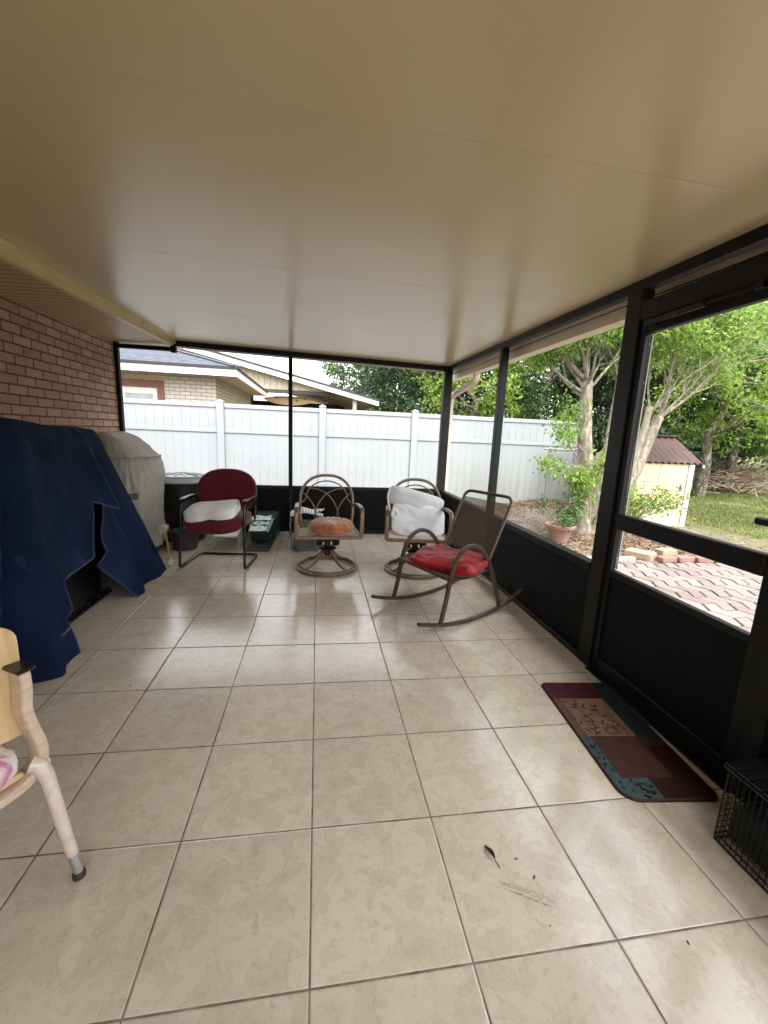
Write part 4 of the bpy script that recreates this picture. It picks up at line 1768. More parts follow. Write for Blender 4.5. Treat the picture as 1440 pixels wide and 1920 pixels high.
def floral_mat():
    g = N('floral cotton print')
    v = g.coord('Object')
    f = g.noise(v, 9, 3, .5, 1.2)
    k = g.noise(v, 16, 3, .6, .8)
    c = g.ramp(f, [(.40, lin('e3dfe0')), (.50, lin('dcc6cc')), (.56, lin('b87a93')), (.62, lin('c9a0b0')), (.7, lin('e6e2e0'))])
    c = g.mix(g.ramp(k, [(.60, (0, 0, 0, 1)), (.64, (.8, .8, .8, 1))]), c, lin('7f8793'))
    g.set(col=c, rough=.9, spec=.15)
    g.bump(g.noise(v, 350, 2), .2, .002)
    return g.m


M_flor = floral_mat()
m = MB()
superpuff(m, (-.235, .135, .425), (.212, .20, .05), .6, .4, 48, 18, lambda p: V((p.x, p.y, p.z + .008 * nz(p, 7))))
single('seat_cushion', m, M_flor, 'floral seat cushion on the pale bentwood chair, under its back board', 'cushion', fc_loc, fc_rz)
m = MB()
superpuff(m, (0, 0, 0), (.25, .045, .125), .6, .5, 48, 18, lambda p: V((p.x, p.y * (1 + .2 * nz(p, 4)), p.z + .006 * nz(p, 8))))
m2 = MB()
M4 = Matrix.Translation(V((-.195, .11, .60))) @ Matrix.Rotation(math.radians(20), 4, 'Y') @ Matrix.Rotation(math.radians(-8), 4, 'X')
m2.add([M4 @ p for p in m.v], m.f)
single('back_cushion', m2, M_flor, 'floral back cushion leaning inside the pale bentwood chair, above its arm', 'cushion', fc_loc, fc_rz)

# ------------------------------------------------------------------ fallen leaf and crumbs
m = MB()
m.grid(lambda u, v: V(((u - .5) * .016 * math.sin(pi * min(1, v * 1.05 + .02)) ** .8, (v - .5) * .052, .004 + .006 * abs(u - .5) * 2 + .004 * math.sin(v * 5))), 6, 12)
m.tube([(0, -.026, .004), (.002, -.038, .003), (.001, -.05, .002)], .0012, 5)
single('dry_leaf', m, plain('dry dark leaf', lin('3b3020'), .7, 0, .3, 90), 'curled dry brown leaf lying on the floor tiles', 'leaf', (.562, .262, fz(.562)), math.radians(14))

m = MB()
r6 = random.Random(77)
for (x, y) in [(.635, .237), (.649, .054), (1.003, -.025), (.95, 1.5), (1.05, 1.62), (.2, 1.1), (-.4, .9)] + [(r6.uniform(1.35, 1.59), r6.uniform(.9, 4.3)) for _ in range(38)] + [(r6.uniform(-1.5, 1.5), r6.uniform(4.1, 4.48)) for _ in range(26)] + [(r6.uniform(-1.25, 1.2), r6.uniform(0, 3.5)) for _ in range(16)]:
    a = r6.uniform(0, 6.28)
    ln = r6.uniform(.004, .012)
    m.tube([(x, y, fz(x) + .002), (x + ln * math.cos(a), y + ln * math.sin(a), fz(x) + .0025)], r6.uniform(.0012, .0022), 5)
o = structure('floor_grit', m, plain('dark grit', lin('3a3128'), .9))
o['kind'] = 'stuff'
o['label'] = 'scattered dark crumbs and grit on the tiled porch floor'
# ------------------------------------------------------------------ ground
GZ = -.10


def sm(a, b, x):
    t = max(0, min(1, (x - a) / (b - a)))
    return t * t * (3 - 2 * t)


def gz(x, y):
    z = GZ
    z += .17 * math.exp(-((x - 4.7) / .85) ** 2) * sm(6.0, 7.1, y) * (1 - sm(7.6, 9, y))
    z += .05 * math.exp(-((x - 4.05) / .6) ** 2 - ((y - 4.75) / .6) ** 2)
    w = sm(2.0, 3.2, x) * sm(3.6, 4.2, y)
    z += w * .018 * nz((x, y, 0), 1.7)
    z += .02 * nz((x, y, 0), .5) * sm(6, 9, x)
    z += .018 * max(0, math.hypot(x - 8, y - 5) - 9) * sm(8, 14, x) * (1 - sm(40, 60, math.hypot(x, y)))
    return z


def axis(lo, hi, st, far):
    a = [lo + i * st for i in range(int((hi - lo) / st) + 1)]
    out = []
    d = st
    v = lo
    while v > -far:
        d *= 1.5
        v -= d
        out.append(v)
    out = out[::-1] + a
    d = st
    v = a[-1]
    while v < far:
        d *= 1.5
        v += d
        out.append(v)
    return out


xs, ys = axis(-6, 18, .2, 300), axis(-4, 14, .2, 300)
m = MB()
nx = len(xs)
m.add([(x, y, gz(x, y)) for y in ys for x in xs], [(j * nx + i, j * nx + i + 1, (j + 1) * nx + i + 1, (j + 1) * nx + i) for j in range(len(ys) - 1) for i in range(nx - 1)])


def ground_mat():
    g = N('sandy soil and lawn')
    tc = g.n('ShaderNodeTexCoord')
    v = tc.outputs['Object']
    sx = g.n('ShaderNodeSeparateXYZ')
    g.l(v, sx.inputs[0])
    f = g.noise(v, 3.2, 7, .65, .5)
    h = g.noise(v, 28, 6, .7)
    soil = g.ramp(h, [(.3, lin('463d34')), (.5, lin('6e6459')), (.72, lin('8e8679'))])
    soil = g.mix(g.ramp(f, [(.4, (0, 0, 0, 1)), (.65, (.7, .7, .7, 1))]), soil, lin('837b70'))
    lawn = g.ramp(g.noise(v, 14, 6, .7), [(.3, lin('3e3d26')), (.5, lin('4e5d30')), (.7, lin('6c7a46'))])
    lawn = g.mix(g.ramp(g.noise(v, 1.3, 5, .6), [(.46, (0, 0, 0, 1)), (.62, (.8, .8, .8, 1))]), lawn, lin('72644b'))
    edge = g.math('ADD', sx.outputs[0], g.math('MULTIPLY_ADD', g.noise(v, 1.1, 4), 2.2, -1.1))
    k = g.n('ShaderNodeMapRange')
    k.inputs['From Min'].default_value = 6.0
    k.inputs['From Max'].default_value = 7.0
    g.l(edge, k.inputs['Value'])
    g.set(col=g.mix(k.outputs[0], soil, lawn), rough=.95, spec=.1)
    g.bump(g.math('ADD', h, f), .8, .03)
    return g.m


structure('ground', m, ground_mat())

# paver patio
m = MB()
pw, pl, za = .138, .29, .036
X0, X1, YA, YB = 1.745, 6.2, -2.4, 3.42
r = 0
x = X0
pats = 0
while x < X1:
    ph = 0 if r % 2 == 0 else pl / 2
    y = YA - ph
    while y < YB - pl * .5:
        g = .0085
        zt = GZ + .016 + rnd.uniform(-.003, .003)
        s = 1 if r % 2 == 0 else -1

        def zig(yy):
            q = ((yy - YA) / pl) % 1
            return za * (4 * abs(q - .5) - 1)
        ya, yb = y + g, y + pl - g
        ym = y + pl / 2
        tl = [rnd.uniform(-.0015, .0015) for _ in range(6)]
        P = [(x + zig(ya) + g, ya), (x + pw + zig(ya) - g, ya), (x + pw + zig(ym) - g, ym), (x + pw + zig(yb) - g, yb), (x + zig(yb) + g, yb), (x + zig(ym) + g, ym)]
        cxm, cym = sum(p[0] for p in P) / 6, sum(p[1] for p in P) / 6
        Q = [(cxm + (p[0] - cxm) * .93, cym + (p[1] - cym) * .955) for p in P]
        o = [(a, b, zt - .05) for a, b in P] + [(a, b, zt - .006 + t) for (a, b), t in zip(P, tl)] + [(a, b, zt + t) for (a, b), t in zip(Q, tl)]
        m.add(o, [(i, (i + 1) % 6, 6 + (i + 1) % 6, 6 + i) for i in range(6)] + [(6 + i, 6 + (i + 1) % 6, 12 + (i + 1) % 6, 12 + i) for i in range(6)] + [tuple(range(12, 18))])
        y += pl
    x += pw
    r += 1
gp = N('worn pink and grey pavers')
geo = gp.n('ShaderNodeNewGeometry')
c = gp.ramp(geo.outputs['Random Per Island'], [(0, lin('716361')), (.3, lin('7d726e')), (.55, lin('7c7470')), (.8, lin('6c6561')), (1, lin('857b76'))])
v = gp.coord('Object')
c = gp.mix(.6, c, gp.ramp(gp.noise(v, 70, 6, .7), [(.3, (.5, .48, .46, 1)), (.6, (1, 1, 1, 1))]), 'MULTIPLY')
c = gp.mix(gp.ramp(gp.noise(v, 2.1, 5, .6), [(.48, (0, 0, 0, 1)), (.7, (.4, .4, .4, 1))]), c, lin('7d756b'))
gp.set(col=c, rough=.85, spec=.25)
gp.bump(gp.noise(v, 120, 4), .35, .004)
structure('patio', m, gp.m, smooth=False)
m = MB()
m.box(X0 - .02, X1 + .1, YA - .2, YB, GZ - .03, GZ + .006)
structure('patio_bed', m, plain('sand joints', lin('211c17'), .95, 0, .25, 20), smooth=False)

# edging bricks
gb = [('tan', 'c2a585'), ('red', 'a8765c')]
M_btan = plain('tan edging block', lin('937f69'), .9, 0, .2, 26, .4, 70)
M_bred = plain('reddish edging brick', lin('7d6154'), .9, 0, .25, 26, .4, 70)


def brick(L_, W_, H_):
    b = MB()
    b.box(-L_ / 2, L_ / 2, -W_ / 2, W_ / 2, 0, H_, .007)
    return b


z0 = GZ + .012
single('edging_brick', brick(.21, .30, .10), M_btan, 'tan edging block at the left end of the brick row along the patio bed', 'brick', (3.98, 3.62, z0 - .01), .55)
single('edging_brick', brick(.24, .12, .09), M_btan, 'tan edging block set on the soil behind the row of reddish bricks', 'brick', (4.42, 3.70, z0 + .0), .12)
for i, (x, y, a) in enumerate(((4.22, 3.47, .1), (4.47, 3.475, .03), (4.72, 3.45, -.05), (4.97, 3.44, .04), (5.22, 3.40, -.12))):
    single('edging_brick', brick(.225, .1, .062), M_bred, 'reddish brick laid flat in the row edging the patio bed', 'brick', (x, y, z0), a, group='reddish bricks edging the patio bed')
m = MB()
m.tube([(2.2 + i * .1, 3.50 + .012 * math.sin(i * .9), GZ + .028) for i in range(17)], 1, 10, flat=(.035, .045), up=(0, 0, 1))
single('edging_strip', m, plain('weathered concrete edging', lin('8f877c'), .9, 0, .25, 14, .4, 50), 'narrow pale concrete strip edging the soil beside the patio pavers', 'edging')

# ------------------------------------------------------------------ leaf litter, grass
m = MB()
r3 = random.Random(3)
cnt = 0
while cnt < 5200:
    x, y = r3.uniform(2.0, 6.6), r3.uniform(3.5, 7.22)
    d = math.exp(-((x - 4.3) / .9) ** 2 - ((y - 4.3) / .8) ** 2) + 1.1 * math.exp(-((x - 4.7) / .8) ** 2 - ((y - 7.0) / .45) ** 2) + .10
    if r3.random() > d:
        continue
    a = r3.uniform(0, 6.28)
    m.leaf((x, y, gz(x, y) + r3.uniform(.004, .035)), (math.cos(a), math.sin(a), r3.uniform(-.25, .35)), (r3.uniform(-.4, .4), r3.uniform(-.4, .4), 1), r3.uniform(.03, .075), r3.uniform(.014, .032))
    cnt += 1
for i in range(260):
    x, y = r3.gauss(4.4, .8), r3.choice((r3.gauss(4.3, .5), r3.gauss(6.95, .2)))
    if y < 3.6 or y > 7.2 or x < 2.3:
        continue
    a, ln = r3.uniform(0, 6.28), r3.uniform(.1, .4)
    z = gz(x, y) + .02
    m.tube([(x, y, z), (x + ln * .5 * math.cos(a), y + ln * .5 * math.sin(a), z + r3.uniform(0, .04)), (x + ln * math.cos(a + .2), y + ln * math.sin(a + .2), z + r3.uniform(-.01, .03))], .004, 4)
structure('leaf_litter', m, leaf_mat('dry leaves', ['3d2c1e', '6b4c33', '8a6a4c', 'a5866a', '5b4a38', 'b59c80'], .1, .8))['kind'] = 'stuff'
D.objects['leaf_litter']['label'] = 'dry brown leaf litter and twigs on the soil under the trees'
m = MB()
cnt = 0
while cnt < 26000:
    x, y = r3.uniform(6.3, 17), r3.uniform(.5, 13)
    if 1.42 * (y + .755) < x - 2.5 or (y + .755) > 1.25 * x + .5:
        continue
    if x < 6.9 + .5 * nz((x, y, 1), 1.1) or (4.3 < x < 6.55 and 5.3 < y < 6.8):
        continue
    if nz((x, y, 0), .9) < -.22 and r3.random() < .7:
        continue
    a = r3.uniform(0, 6.28)
    hgt = r3.uniform(.03, .085)
    w = r3.uniform(.005, .011)
    lx, ly = r3.gauss(0, .03), r3.gauss(0, .03)
    z = gz(x, y) - .005
    c_, s_ = math.cos(a) * w, math.sin(a) * w
    m.add([(x - c_, y - s_, z), (x + c_, y + s_, z), (x + lx, y + ly, z + hgt)], [(0, 1, 2)])
    cnt += 1
o = structure('grass', m, leaf_mat('lawn blades', ['4d5a2c', '62713a', '788648', '7f7c50', '58662f'], .35, .6))
o['kind'] = 'stuff'
o['label'] = 'patchy mown grass on the lawn beyond the shed'

# ------------------------------------------------------------------ white vinyl fence
def vinyl():
    g = N('white vinyl, green algae low down')
    tc = g.n('ShaderNodeTexCoord')
    v = tc.outputs['Object']
    sx = g.n('ShaderNodeSeparateXYZ')
    g.l(v, sx.inputs[0])
    st = g.noise(g.coord('Object', scale=(5, 1, .7)), 2.2, 6, .65, .4)
    mx = g.n('ShaderNodeMapRange')
    mx.inputs['From Min'].default_value = 1.6
    mx.inputs['From Max'].default_value = 3.2
    g.l(sx.outputs[0], mx.inputs['Value'])
    mz = g.n('ShaderNodeMapRange')
    mz.inputs['From Min'].default_value = 1.5
    mz.inputs['From Max'].default_value = -.1
    g.l(sx.outputs[2], mz.inputs['Value'])
    k = g.math('MULTIPLY', g.math('MULTIPLY', mx.outputs[0], mz.outputs[0]), g.ramp(st, [(.40, (0, 0, 0, 1)), (.62, (1, 1, 1, 1))]))
    base = g.ramp(g.noise(v, 1.2, 4), [(.3, lin('919598')), (.7, lin('979b9e'))])
    c = g.mix(g.math('MULTIPLY', k, .6), base, lin('838b6c'))
    g.set(col=c, rough=.4, spec=.4)
    return g.m


M_vin = vinyl()
FY = 7.3
vf = thing('vinyl_fence', 'tall white vinyl privacy fence behind the porch, stained green at its right end', 'fence', (0, FY, GZ))
px_ = [-5.33, -3.53, -1.741, .09, 1.87, 3.63, 5.45]
for x in px_:
    m = MB()
    m.box(x - .063, x + .063, FY - .063, FY + .063, GZ - .1, 1.735, .006)
    p = part('fence_post', m, M_vin, vf, True)
    m = MB()
    m.box(x - .067, x + .067, FY - .067, FY + .067, 1.7355, 1.755, .004)
    m.add([(x - .066, FY - .066, 1.7555), (x + .066, FY - .066, 1.7555), (x + .066, FY + .066, 1.7555), (x - .066, FY + .066, 1.7555), (x, FY, 1.792)],
          [(0, 1, 4), (1, 2, 4), (2, 3, 4), (3, 0, 4)])
    part('cap', m, M_vin, p, True, angle=20)
for a, b in zip(px_, px_[1:]):
    a, b = a + .064, b - .064
    m = MB()
    n = 11
    w = (b - a) / n
    for i in range(n):
        for (z1_, z2_) in ((GZ + .02, 1.195), (1.263, 1.64)):
            m.box(a + i * w, a + (i + 1) * w, FY - .011, FY + .011, z1_, z2_, .0028)
    fp = part('fence_panel', m, M_vin, vf, True)
    for nm, (z1_, z2_) in (('mid_rail', (1.1955, 1.262)), ('top_rail', (1.6405, 1.715)), ('bottom_rail', (GZ - .07, GZ + .0195))):
        m = MB()
        m.box(a, b, FY - .026, FY + .026, z1_, z2_, .005)
        part(nm, m, M_vin, fp, True)

# ------------------------------------------------------------------ chain link fence
M_galv = plain('galvanised steel', lin('8d8f8e'), .45, .6, .2, 12)
cl = thing('chain_link_fence', 'grey chain link fence with steel posts running back from the white fence end', 'fence', (4.65, 7.02, GZ))
A, B, Cc = V((4.62, 7.0, 0)), V((5.22, 7.03, 0)), V((27, 19.5, 0))
posts = [(A, .024), (B, .042)] + [(B + (Cc - B) * (i / 8), .024) for i in range(1, 9)]
for P_, r_ in posts:
    m = MB()
    g0 = gz(P_.x, P_.y)
    m.tube([(P_.x, P_.y, g0 - .1), (P_.x, P_.y, 1.15)], r_, 12)
    m.lathe([(r_ + .004, 1.14), (r_ + .004, 1.165), (.008, 1.185)], 12, (P_.x, P_.y, 0))
    part('fence_post', m, M_galv, cl, True)
m = MB()
m.tube([(A.x - .12, A.y, 1.135), (B.x, B.y, 1.135)], .019, 10)
m.tube([(B.x, B.y, 1.14), (Cc.x, Cc.y, 1.14)], .019, 10)
part('top_rail', m, M_galv, cl, True)
m = MB()


def mesh_run(P, Q, z0_, z1_, sp, rr):
    Lh = (Q - P).length
    d = (Q - P) / Lh
    Hh = z1_ - z0_
    n_ = int((Lh + Hh) / sp)
    for i in range(n_ + 1):
        for s_ in (1, -1):
            t0, t1 = i * sp - Hh, i * sp
            a0, a1 = max(t0, 0), min(t1, Lh)
            if a1 <= a0:
                continue
            za_, zb_ = (a0 - t0) / Hh, (a1 - t0) / Hh
            if s_ < 0:
                za_, zb_ = 1 - za_, 1 - zb_
            p0 = P + d * a0
            p1 = P + d * a1
            m.tube([(p0.x, p0.y + s_ * .002, z0_ + Hh * za_), (p1.x, p1.y + s_ * .002, z0_ + Hh * zb_)], rr, 4, cap=False)


mesh_run(A, B, -.02, 1.13, .075, .0036)
mesh_run(B, B + (Cc - B) * .5, -.06, 1.13, .14, .003)
part('wire_mesh', m, M_galv, cl, True)

# ------------------------------------------------------------------ small shed
sh = thing('shed', 'small cream shed with a brown corrugated gable roof beside the lawn', 'shed', (5.4, 6.0, GZ))
sx0, sx1, sy0, sy1 = 5.35, 6.40, 5.45, 6.72
M_cream = plain('cream shed panel', lin('bcaf92'), .7, 0, .09, 4, .15, 60)
m = MB()
m.box(sx0, sx1, sy0, sy1, GZ - .05, 1.0)
ym = (sy0 + sy1) / 2
for xx in (sx0, sx1 - .02):
    m.add([(xx, sy0 + .02, 1.0005), (xx, sy1 - .02, 1.0005), (xx, ym, 1.40), (xx + .02, sy0 + .02, 1.0005), (xx + .02, sy1 - .02, 1.0005), (xx + .02, ym, 1.40)],
          [(0, 2, 1), (3, 4, 5), (0, 1, 4, 3), (1, 2, 5, 4), (2, 0, 3, 5)])
wl = part('wall', m, M_cream, sh, True, False)
m = MB()
m.box(sx0 + .08, sx1 - .10, sy0 - .004, sy0 - .0005, .685, .692)
for xx in (5.76,):
    m.box(xx, xx + .006, sy0 - .004, sy0 - .0005, .692, .985)
m.box(5.5, 5.506, sy0 - .004, sy0 - .0005, -.04, .685)
part('panel_joint', m, plain('shed panel joint', lin('8a7d64'), .8), wl, True, False)
m = MB()
m.box(sx1 - .085, sx1 + .02, sy0 - .02, sy0 - .0045, GZ - .05, .998, .004)
m.box(sx1 + .0005, sx1 + .02, sy0 - .0044, sy0 + .10, GZ - .05, .998, .004)
part('corner_trim', m, plain('pale grey corner trim', lin('b9b8b3'), .5, 0, .1, 6), sh, True)
for zz in (.30, .60):
    m = MB()
    m.tube(spline([(6.245, sy0 - .012, zz - .05), (6.20, sy0 - .03, zz - .045), (6.19, sy0 - .035, zz), (6.20, sy0 - .03, zz + .045), (6.24, sy0 - .012, zz + .05)], 4), .009, 8)
    m.box(6.20, 6.215, sy0 - .034, sy0 - .001, zz - .015, zz + .015)
    part('latch', m, plain('dark latch', lin('4b4a48'), .5), sh, True)
M_corr = plain('brown corrugated sheet', lin('4d3832'), .6, .1, .25, 5, .1, 60)
for s_ in (1, -1):
    m = MB()
    y_e = ym - s_ * (ym - sy0 + .04)

    def rf(u, v, dz=0, s_=s_, y_e=y_e):
        x_ = sx0 - .04 + (sx1 - sx0 + .21) * u
        y_ = ym + (y_e - ym) * v
        z_ = 1.462 - (1.462 - 1.022) * v + .016 * math.cos(2 * pi * (x_ / .125)) + dz
        return V((x_, y_, z_))
    m.grid(lambda u, v: rf(u, v), 150, 3)
    m.grid(lambda u, v: rf(1 - u, v, -.006), 150, 3)
    part('roof', m, M_corr, sh, True)
m = MB()
m.tube([(sx0 - .05, ym, 1.478), (sx1 + .18, ym, 1.478)], 1, 10, flat=(.012, .06), up=(0, 0, 1))
part('ridge_cap', m, M_corr, sh, True)
m = MB()
m.box(sx1 + .155, sx1 + .18, sy0 - .05, sy0 - .03, .955, 1.0, .002)
part('gutter_end', m, plain('pale gutter end', lin('d8d3c4'), .5), sh, True)

# ------------------------------------------------------------------ neighbour's houses
M_pbrick = brick_mat('pale cream brick', lin('dfd8ca'), lin('d3c9b8'), lin('8d8478'), 'XZ', bump=.5)
M_pbrick2 = brick_mat('pale cream brick side', lin('cdc2ae'), lin('c0b39e'), lin('847a6a'), 'YZ', bump=.5)
M_wtrim = plain('white fascia', lin('dcdcd6'), .5, 0, .12, 8)


def shingle():
    g = N('blue grey shingle')
    v = g.coord('Object', scale=(1, 2.6, 2.6))
    f = g.noise(g.coord('Object', scale=(2.4, 7, 7)), 3, 5, .7)
    w = g.n('ShaderNodeTexWave', wave_type='BANDS', bands_direction='Z')
    w.inputs['Scale'].default_value = 6
    w.inputs['Distortion'].default_value = 1.2
    w.inputs['Detail'].default_value = 3
    g.l(g.coord('Object'), w.inputs['Vector'])
    c = g.ramp(f, [(.3, lin('31353c')), (.5, lin('4b5059')), (.7, lin('676c74'))])
    c = g.mix(.35, c, g.ramp(w.outputs['Fac'], [(.2, (.3, .3, .33, 1)), (.5, (1, 1, 1, 1))]), 'MULTIPLY')
    g.set(col=c, rough=.9, spec=.2)
    g.bump(g.math('ADD', w.outputs['Fac'], f), .5, .02)
    return g.m


M_sh = shingle()
M_darkedge = plain('dark drip edge', lin('26282b'), .6)
nh = thing('brick_house', "neighbour's cream brick house with a blue grey hip roof and a brown framed window", 'house', (-5.5, 8.6, GZ))
m = MB()
m.box(-9, -2.1, 8.6, 8.75, -.2, 2.34)
part('wall', m, M_pbrick, nh, True, False)
m = MB()
m.box(-2.25, -2.0985, 8.6012, 13.2, -.2, 2.3395)
part('wall', m, M_pbrick2, nh, True, False)
m = MB()
for i in range(26):
    m.box(-4.3 + i * .047, -4.3 + i * .047 + .04, 8.592, 8.61, 2.175, 2.235, .002)
part('window_lintel', m, plain('soldier brick', lin('c9ad8a'), .85, 0, .2, 30), nh, True)
m = MB()
for (xa, xb, za, zb) in ((-4.2, -3.105, 2.02, 2.172), (-4.2, -3.94, .9, 2.02), (-3.24, -3.105, .9, 2.02)):
    m.box(xa, xb, 8.575, 8.64, za, zb, .003)
wn = part('window_surround', m, plain('reddish brown trim', lin('7d5445'), .7, 0, .12, 6), nh, True)
m = MB()
for (xa, xb, za, zb) in ((-3.939, -3.241, 1.90, 2.019), (-3.939, -3.86, .9, 1.899), (-3.32, -3.241, .9, 1.899)):
    m.box(xa, xb, 8.585, 8.63, za, zb, .003)
part('window_frame', m, M_wtrim, wn, True)
m = MB()
m.box(-3.859, -3.321, 8.589, 8.596, .9, 1.899)
part('pane', m, plain('window glass with painted reflection', lin('a7aeac'), .6), wn, True, False)  # the reflection on the pane is put into this grey
m = MB()
m.box(-9, -1.60, 8.16, 8.199, 2.29, 2.425, .003)
m.box(-1.64, -1.60, 8.1995, 13.4, 2.29, 2.425, .003)
part('fascia', m, M_wtrim, nh, True)
m = MB()
m.box(-9, -1.585, 8.14, 8.1995, 2.426, 2.475, .002)
m.box(-1.64, -1.585, 8.2, 13.4, 2.426, 2.475, .002)
part('drip_edge', m, M_darkedge, nh, True)
m = MB()
m.box(-9, -1.641, 8.2, 8.5995, 2.33, 2.345)
m.box(-2.097, -1.641, 8.6, 13.4, 2.33, 2.345)
part('soffit', m, plain('tan soffit', lin('b7a68a'), .7, 0, .1, 5), nh, True, False)
m = MB()
pt = .30
rh = 2.6
a = [(-9, 8.14, 2.478), (-1.585, 8.14, 2.478), (-1.585 - rh, 8.14 + rh, 2.478 + pt * rh), (-9, 8.14 + rh, 2.478 + pt * rh), (-1.585, 13.4, 2.478), (-1.585 - rh, 13.4, 2.478 + pt * rh)]
m.add(a, [(0, 1, 2, 3), (1, 4, 5, 2)])
m.add([(x, y, z - .03) for x, y, z in a], [(3, 2, 1, 0), (2, 5, 4, 1)])
rf_ = part('roof', m, M_sh, nh, True, False)
m = MB()
m.tube([(-1.6, 8.155, 2.49), (-1.585 - rh, 8.14 + rh, 2.49 + pt * rh)], 1, 8, flat=(.012, .09), up=(0, 0, 1))
part('hip_cap', m, plain('hip cap shingle', lin('51555d'), .9), rf_, True)

cp_ = thing('carport_house', "neighbour's low gabled carport with cream vertical siding and white rake boards", 'carport', (-1, 14, GZ))
RY = 14.0


def rake(x):
    return 3.79 - .2262 * (x + 4.0)


m = MB()


def strip(m, xa, xb, top, bot, ya, yb):
    vs = []
    for x in (xa, xb):
        z = rake(x)
        vs += [(x, ya, z - bot), (x, yb, z - bot), (x, yb, z - top), (x, ya, z - top)]
    m.add(vs, [(3, 2, 1, 0), (4, 5, 6, 7), (0, 1, 5, 4), (1, 2, 6, 5), (2, 3, 7, 6), (3, 0, 4, 7)])


strip(m, -6.5, 2.06, .03, .19, RY - .35, RY - .31)
part('rake_board', m, M_wtrim, cp_, True, False)
m = MB()
strip(m, -6.6, 2.09, -.03, .028, RY - .38, RY + 8)
part('roof', m, M_darkedge, cp_, True, False)
m = MB()
strip(m, -6.5, 2.05, .10, .115, RY - .3, RY + 7.9)
part('soffit', m, plain('tan carport soffit', lin('a08f74'), .7), cp_, True, False)
m = MB()
xa = -6.5
xb = 1.2
while xa < xb - .01:
    xe = xa + .19
    for (q0, q1, yo) in ((xa, xe - .02, 0), (xe - .026, xe, .03)):
        zt0, zt1 = rake(q0) - .116, rake(q1) - .116
        if zt1 < 2.66:
            break
        m.add([(q0, RY + yo, 2.62), (q1, RY + yo, 2.62), (q1, RY + yo, zt1), (q0, RY + yo, zt0), (q0, RY + .06, 2.62), (q1, RY + .06, 2.62), (q1, RY + .06, zt1), (q0, RY + .06, zt0)],
              [(0, 1, 2, 3), (7, 6, 5, 4), (0, 4, 5, 1), (2, 6, 7, 3), (0, 3, 7, 4), (1, 5, 6, 2)])
    xa = xe
part('siding', m, plain('cream siding', lin('c6baa0'), .7, 0, .08, 4), cp_, True, False)
m = MB()
m.box(-3.0, 1.34, RY - .02, RY + .10, 2.50, 2.619, .004)
part('beam', m, plain('dark carport beam', lin('4e4a44'), .7), cp_, True)
m = MB()
m.box(1.20, 1.33, RY - .02, RY + .11, GZ, 2.4995, .004)
part('column', m, M_wtrim, cp_, True)
m = MB()
m.box(-3.0, 1.3, RY + 6, RY + 6.1, GZ, 2.6)
m.box(-3.1, -3.0, RY + .2, RY + 6.1, GZ, 3.0)
part('wall', m, plain('brown carport wall', lin('4a433c'), .85), cp_, True, False)
m = MB()
m.box(-.2, 1.0, RY + 5.93, RY + 5.99, GZ, 2.35)
part('door', m, plain('pale grey carport door', lin('b8babb'), .6, 0, .08, 5), cp_, True, False)
m = MB()


def sb(u, v):
    a = 2 * pi * u
    b = -pi / 2 + pi * v
    w = math.cos(b)
    x = .92 * math.sin(b)
    return V((x, .03 * math.sin(a) * w ** .4, .155 * math.cos(a) * max(0, 1 - abs(x / .92) ** 2.4) + .04 * (x / .92) ** 2))


m.puff(sb, 20, 24)
M_sb = N('tan board with dark marks')
v = M_sb.coord('Object')
M_sb.set(col=M_sb.ramp(M_sb.noise(v, 6, 3), [(.58, lin('c3a57c')), (.64, lin('c3a57c')), (.70, lin('4a3a2a'))]), rough=.4)
single('surfboard', m, M_sb.m, "long tan board stored flat under the beam of the neighbour's carport", 'board', (-1.0, RY + .55, 2.30))
dh = thing('distant_house', 'far house with a small brown hip roof showing above the carport roof', 'house', (.85, 25, GZ))
m = MB()
m.box(-.4, 2.2, 24.3, 27, GZ, 3.2)
part('wall', m, M_cream, dh, True, False)
m = MB()
m.add([(-.9, 24, 3.2), (2.7, 24, 3.2), (2.7, 27.3, 3.2), (-.9, 27.3, 3.2), (.85, 25.6, 4.25)], [(0, 1, 4), (1, 2, 4), (2, 3, 4), (3, 0, 4), (3, 2, 1, 0)])
part('roof', m, plain('brown shingle', lin('6f645c'), .9, 0, .2, 12), dh, True, False)
# ------------------------------------------------------------------ trees and plants
r4 = random.Random(21)


def rv(r=r4):
    while True:
        v = V((r.uniform(-1, 1), r.uniform(-1, 1), r.uniform(-1, 1)))
        if .05 < v.length < 1:
            return v.normalized()


def foliage(m, spots, per, lsz, r=r4, droop=.3, flat=.7):
    for c, rad in spots:
        for _ in range(per):
            d = rv(r)
            q = V(c) + V((d.x, d.y, d.z * flat)) * rad * r.random() ** .45
            dr = (rv(r) + d * .6 + V((0, 0, -droop)))
            m.leaf(q, dr, rv(r) + V((0, 0, 1.0)), lsz * r.uniform(.65, 1.3), lsz * r.uniform(.35, .6))


def crown_spots(n, rx, ry, rzz, cz_, hole=.35, r=r4, cl=.5):
    out = []
    for _ in range(n):
        d = rv(r)
        k = hole + (1 - hole) * r.random() ** .6
        out.append((V((d.x * rx * k, d.y * ry * k, cz_ + d.z * rzz * k)), cl * r.uniform(.6, 1.35)))
    return out


